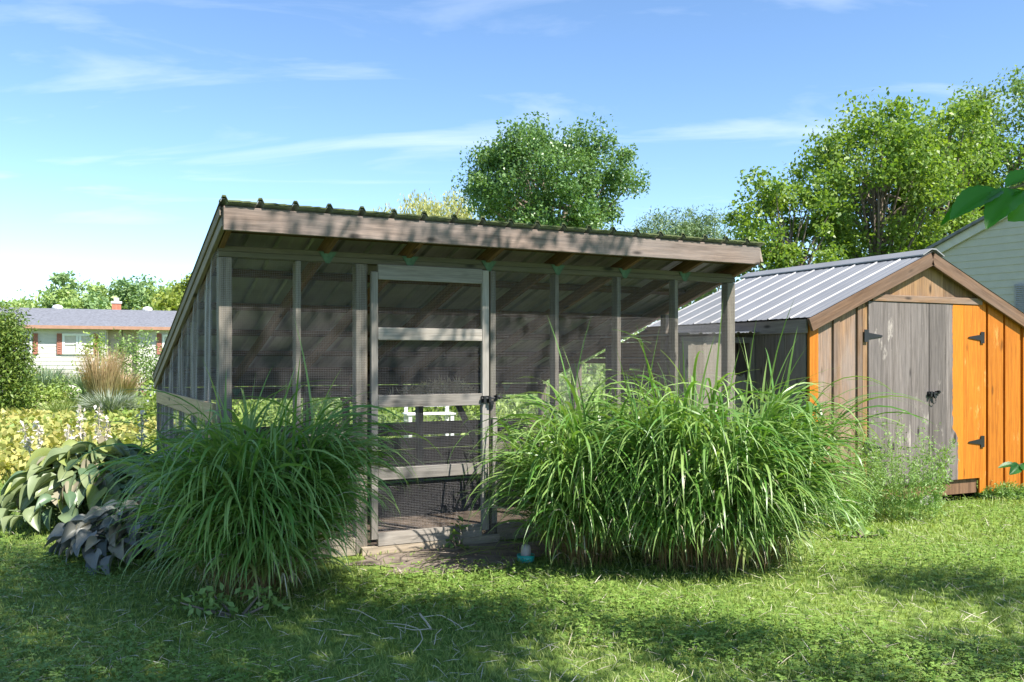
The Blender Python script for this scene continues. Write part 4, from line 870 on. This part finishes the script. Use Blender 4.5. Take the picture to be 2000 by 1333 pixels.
for i, (px_, tp_, d_) in enumerate(far):
    zt_ = tzz(tp_, d_); r_ = (2.9 if i != 3 else 1.7) + rq.uniform(-.4, .5); h2 = zt_ * .42 if i != 3 else zt_ * .36
    lab = {3: 'slender tall tree standing above the ranch house roof', 14: 'bright yellow-green tree beside the coop rake', 16: 'yellow-green rounded tree in front of the wood', 4: 'low rounded tree at the foot of the slender tall tree', 5: 'low tree between the slender tall tree and the brick chimney',
           0: 'small rounded tree low over the house roof beside the juniper', 8: 'dark green crown of the wood right behind the brick chimney', 9: 'tallest dark green crown of the wood, beside the chimney', 15: 'short dark tree just above the roof at the chimney foot', 18: 'last tree of the wood before the coop rake hides it'}.get(i, 'mid-green rounded tree in the distant wood behind the ranch house')
    tree('far_tree', lab, tx(px_, d_), zt_, zt_ - h2, r_, h2, 46, 60, .42, 'faryellow' if i in (14, 16) else ('fardark' if i in (8, 9, 10, 3, 15) else 'farwood'), 300 + i, .25, 'wood behind the ranch house', limbs=8, spread=.2)
for i in range(7, 21):                                              # the belt of trees goes on behind the coop and shed
    px_ = 430 + i * 72; d_ = 88 + (i * 37 % 17); zt_ = rq.uniform(4.6, 6.6); 
    tree('far_tree', 'rounded tree of the low belt beyond the coop and shed', tx(px_, d_), zt_, zt_ * .55, 3.4, zt_ * .45, 34, 50, .5, 'farwood' if i % 3 else 'fardark', 340 + i, .25, 'tree belt beyond the coop', limbs=6, spread=.2)

# the tree the photographer stands under: its crown shades the left lawn, two of its twigs hang into view
near = empty('overhanging_tree', (5.6, -2.6, 0), 0, 'broad-leaved tree whose leafy twigs hang in front of the clapboard house and shed', 'tree')
q = np.random.default_rng(77); NB = np.array([5.6, -2.6, 0])
sp = []
def shade(px_, py_, n_, jit, z=0.0, lo=5.0, hi=8.2):
    for _ in range(n_):
        p_ = on_ground(px_ + q.normal() * jit, py_ + q.normal() * jit * .35, z); z_ = q.uniform(lo, hi); t_ = (z_ - z) / SUN[2]
        sp.append(np.array([p_[0], p_[1], z]) + SUN * t_)
for px_ in (-250, -60, 100, 260, 420, 580, 740, 880):
    for py_ in ((1120, 1190, 1270, 1360) if px_ < 700 else (1210, 1270, 1360)): shade(px_, py_, 2, 45)
shade(1000, 1350, 2, 40); shade(1400, 1255, 3, 50); shade(1810, 1150, 3, 60); shade(1970, 1285, 2, 40); shade(1650, 1345, 1, 30); shade(2150, 1180, 4, 70); shade(830, 1230, 3, 50); shade(950, 1210, 2, 40)
for a_ in (.05, .25, .45, .65, .85, 1.1): 
    for z_ in (.2, .4, .6, .75, .9, 1.0, 1.1, 1.25):
        p_ = cw(a_ - .5, -.68 + .3 * q.normal()); t_ = (q.uniform(5.2, 8) - z_) / SUN[2]; sp.append(np.array([p_[0], p_[1], z_]) + SUN * t_)
for a_, z_ in ((.5, 2.4), (1.5, 2.3), (2.2, 2.45), (.2, 1.2), (3.0, 2.5), (1.3, 1.4), (.35, 1.6)):
    p_ = cw(a_, -.3); t_ = (q.uniform(6, 8) - z_) / SUN[2]; sp.append(np.array([p_[0], p_[1], z_]) + SUN * t_)
for px_, py_ in ((60, 1010), (230, 1060), (160, 1090), (-80, 1030)): shade(px_, py_, 1, 30, .3)
sp = np.array(sp); per = 240; n = len(sp) * per; i = np.repeat(np.arange(len(sp)), per)
C_ = sp[i] + q.normal(size=(n, 3)) * .25 * q.uniform(.6, 1.2, len(sp))[i][:, None]
v, f, va = leaf_arrays(C_, q.uniform(.06, .11, n), q, .6, .65); stuff(link('crown', npmesh('crown', v - NB, f, {'var': va}), 'oak', near))
top = np.array([5.0, -1.6, 6.2]); tt = np.linspace(0, 1, 8)[:, None]; Pt = NB * (1 - tt) + top * tt + np.c_[np.sin(tt * 4) * .12, np.cos(tt * 3) * .1, 0 * tt]; Pt[0, 2] = 0
tv, tf = tube_arrays(Pt - NB, np.linspace(.27, .14, 8), 10); link('trunk', npmesh('trunk', tv, tf, smooth=True), 'bark', near)
tp = []
for j in range(0, len(sp), 3):
    s_ = q.uniform(.5, 1); b0 = NB * (1 - s_) + top * s_; e_ = sp[j]; mid = (b0 + e_) / 2 + np.array([0, 0, .6]); P_ = (1 - tt) ** 2 * b0 + 2 * tt * (1 - tt) * mid + tt ** 2 * e_; tp.append(tube_arrays(P_ - NB, np.linspace(.07, .012, 8), 5))
tw1 = at(1960, 372, 1.5); tw2 = at(1990, 908, 4.0)
for b0, e_, r_ in ((np.array([3.6, .4, 3.4]), tw1, .006), (np.array([4.9, 2.6, 2.6]), tw2, .006)):
    P0 = NB * .35 + top * .65; m1 = b0
    P_ = (1 - tt) ** 2 * P0 + 2 * tt * (1 - tt) * m1 + tt ** 2 * (e_ + np.array([.35, 0, .10])); P_ = np.vstack([P_, e_ + np.array([.17, 0, .045]), e_]); tp.append(tube_arrays(P_ - NB, np.r_[np.linspace(.05, .008, 8), .003, .002], 6))
v, f = join(tp); link('limbs', npmesh('limbs', v, f, smooth=True), 'bark', near)
def near_leaf(base_, tip_, wid, nrm, curl=.15):
    base_, tip_, nrm = np.array(base_), np.array(tip_), np.array(nrm, float); d_ = tip_ - base_; L_ = np.linalg.norm(d_); d_ /= L_; s_ = np.cross(d_, nrm); s_ /= np.linalg.norm(s_); u_ = np.cross(s_, d_)
    nu, nv = 15, 7; V = []
    for i_ in range(nu):
        t_ = i_ / (nu - 1); ww = wid * (math.sin(math.pi * min(1, t_ ** .8)) ** .8) + .0005; tooth = 1 + .05 * (1 if i_ % 2 else -1)
        for j_ in range(nv):
            q_ = (j_ / (nv - 1) - .5) * 2; V.append(base_ + d_ * L_ * t_ + s_ * q_ * ww * .5 * (tooth if abs(q_) == 1 else 1) + u_ * (abs(q_) * ww * .22 - curl * L_ * t_ * t_ + .004 * math.sin(t_ * 40) * abs(q_) * wid * 6 * .2))
    F = [[a * nv + b, (a + 1) * nv + b, (a + 1) * nv + b + 1, a * nv + b + 1] for a in range(nu - 1) for b in range(nv - 1)]
    link('leaf', npmesh('leaf', np.array(V) - NB, np.array(F), {'var': np.full(len(V), q.random())}, smooth=True), 'nearleaf', near)
near_leaf(at(1952, 372, 1.5), at(1858, 412, 1.46), .055, (.1, -.5, 1)); near_leaf(at(1956, 376, 1.5), at(1834, 424, 1.6), .05, (.2, -.3, 1)); near_leaf(at(1965, 366, 1.5), at(2030, 335, 1.48), .05, (0, -.6, 1))
near_leaf(at(1992, 372, 1.5), at(1930, 425, 1.42), .055, (-.4, -.7, .6)); near_leaf(at(2010, 378, 1.5), at(1975, 432, 1.5), .06, (.5, -.8, .5))
near_leaf(at(1985, 908, 4.0), at(1951, 910, 3.98), .035, (0, -.6, 1)); near_leaf(at(1990, 908, 4.0), at(1975, 925, 3.95), .05, (0, -1, .5)); near_leaf(at(1995, 906, 4.0), at(2020, 925, 3.95), .06, (0, -1, .5))

# ------------------------------------------------------------------ small things on the ground
q = np.random.default_rng(91)
def stalk(pts, r_=.004):
    P_ = np.array([np.r_[on_ground(x_, y_), z_] for x_, y_, z_ in pts]); t_ = np.linspace(0, len(P_) - 1, 12); Pi = np.stack([np.interp(t_, np.arange(len(P_)), P_[:, k_]) for k_ in range(3)], 1)
    v, f = tube_arrays(Pi, r_, 5); return npmesh('stalk', v, f, {'var': np.full(len(v), .6)})
for k_, (pts, lab) in enumerate((
    ([(678, 1203, .04), (700, 1210, .05), (735, 1226, .04)], 'bent dry straw-coloured stalk on the lawn beside the shaded clump'),
    ([(756, 1232, .04), (790, 1242, .06), (820, 1248, .05), (826, 1270, .05), (805, 1288, .03)], 'curved pale dead grass stem lying on the lawn'),
    ([(820, 1225, .07), (833, 1238, .06), (842, 1248, .05)], 'short thick grey dead leaf on the lawn'),
    ([(822, 1228, .06), (860, 1226, .07), (895, 1235, .04), (905, 1245, .04)], 'arching pale dead stem on the lawn'),
    ([(770, 1238, .04), (810, 1250, .05), (842, 1247, .05)], 'straight pale dead stem lying under the grey leaf'),
    ([(848, 1275, .04), (852, 1258, .05), (862, 1244, .04)], 'small upright curl of dead stem on the lawn'))):
    tag(link('dead_stalk', stalk(pts, .006 if k_ == 2 else .0026), 'dead'), lab, 'dead stalk', 'dead stalks on the lawn')
n = 70; Pq = np.array([DC + UC * q.normal() * .5 + VC * (q.normal() * .22 - .05) for _ in range(n)])
v, f, va, t = blades(np.c_[Pq, np.full(n, .03)], q.uniform(0, 6.28, n), q.uniform(.15, .5, n), np.full(n, 1.5), q.uniform(-.05, .12, n), q.uniform(.006, .011, n), q, nseg=5)
v[:, 2] = np.clip(v[:, 2], .012, .1)
stuff(tag(link('fallen_blades', npmesh('fallen', v, f, {'var': va, 't': np.full(len(va), .55)}), 'misc'), 'loose fallen grass blades on the dirt at the coop door', 'grass'))
# pale jug with a teal base half hidden in the narrow clump
jp = on_ground(1027, 1098); jug = empty('plastic_feeder', (jp[0], jp[1], 0), .3, 'small pale plastic feeder with a teal tray, half hidden beside the narrow grass clump', 'feeder')
def lathe(prof, seg=20):
    a = np.linspace(0, 2 * np.pi, seg, endpoint=False); V = np.array([[r_ * np.cos(t_), r_ * np.sin(t_), z_] for r_, z_ in prof for t_ in a]); m_ = len(prof)
    F = np.array([[i * seg + j, i * seg + (j + 1) % seg, (i + 1) * seg + (j + 1) % seg, (i + 1) * seg + j] for i in range(m_ - 1) for j in range(seg)]); return npmesh('lathe', V, F, smooth=True)
link('tray', lathe([(0, .005), (.055, .005), (.062, .012), (.064, .055), (.060, .055), (.056, .02), (0, .02)]), 'teal', jug)
link('jar', lathe([(0, .03), (.034, .03), (.036, .045), (.036, .10), (.030, .12), (.012, .128), (0, .13)]), 'pale', jug)
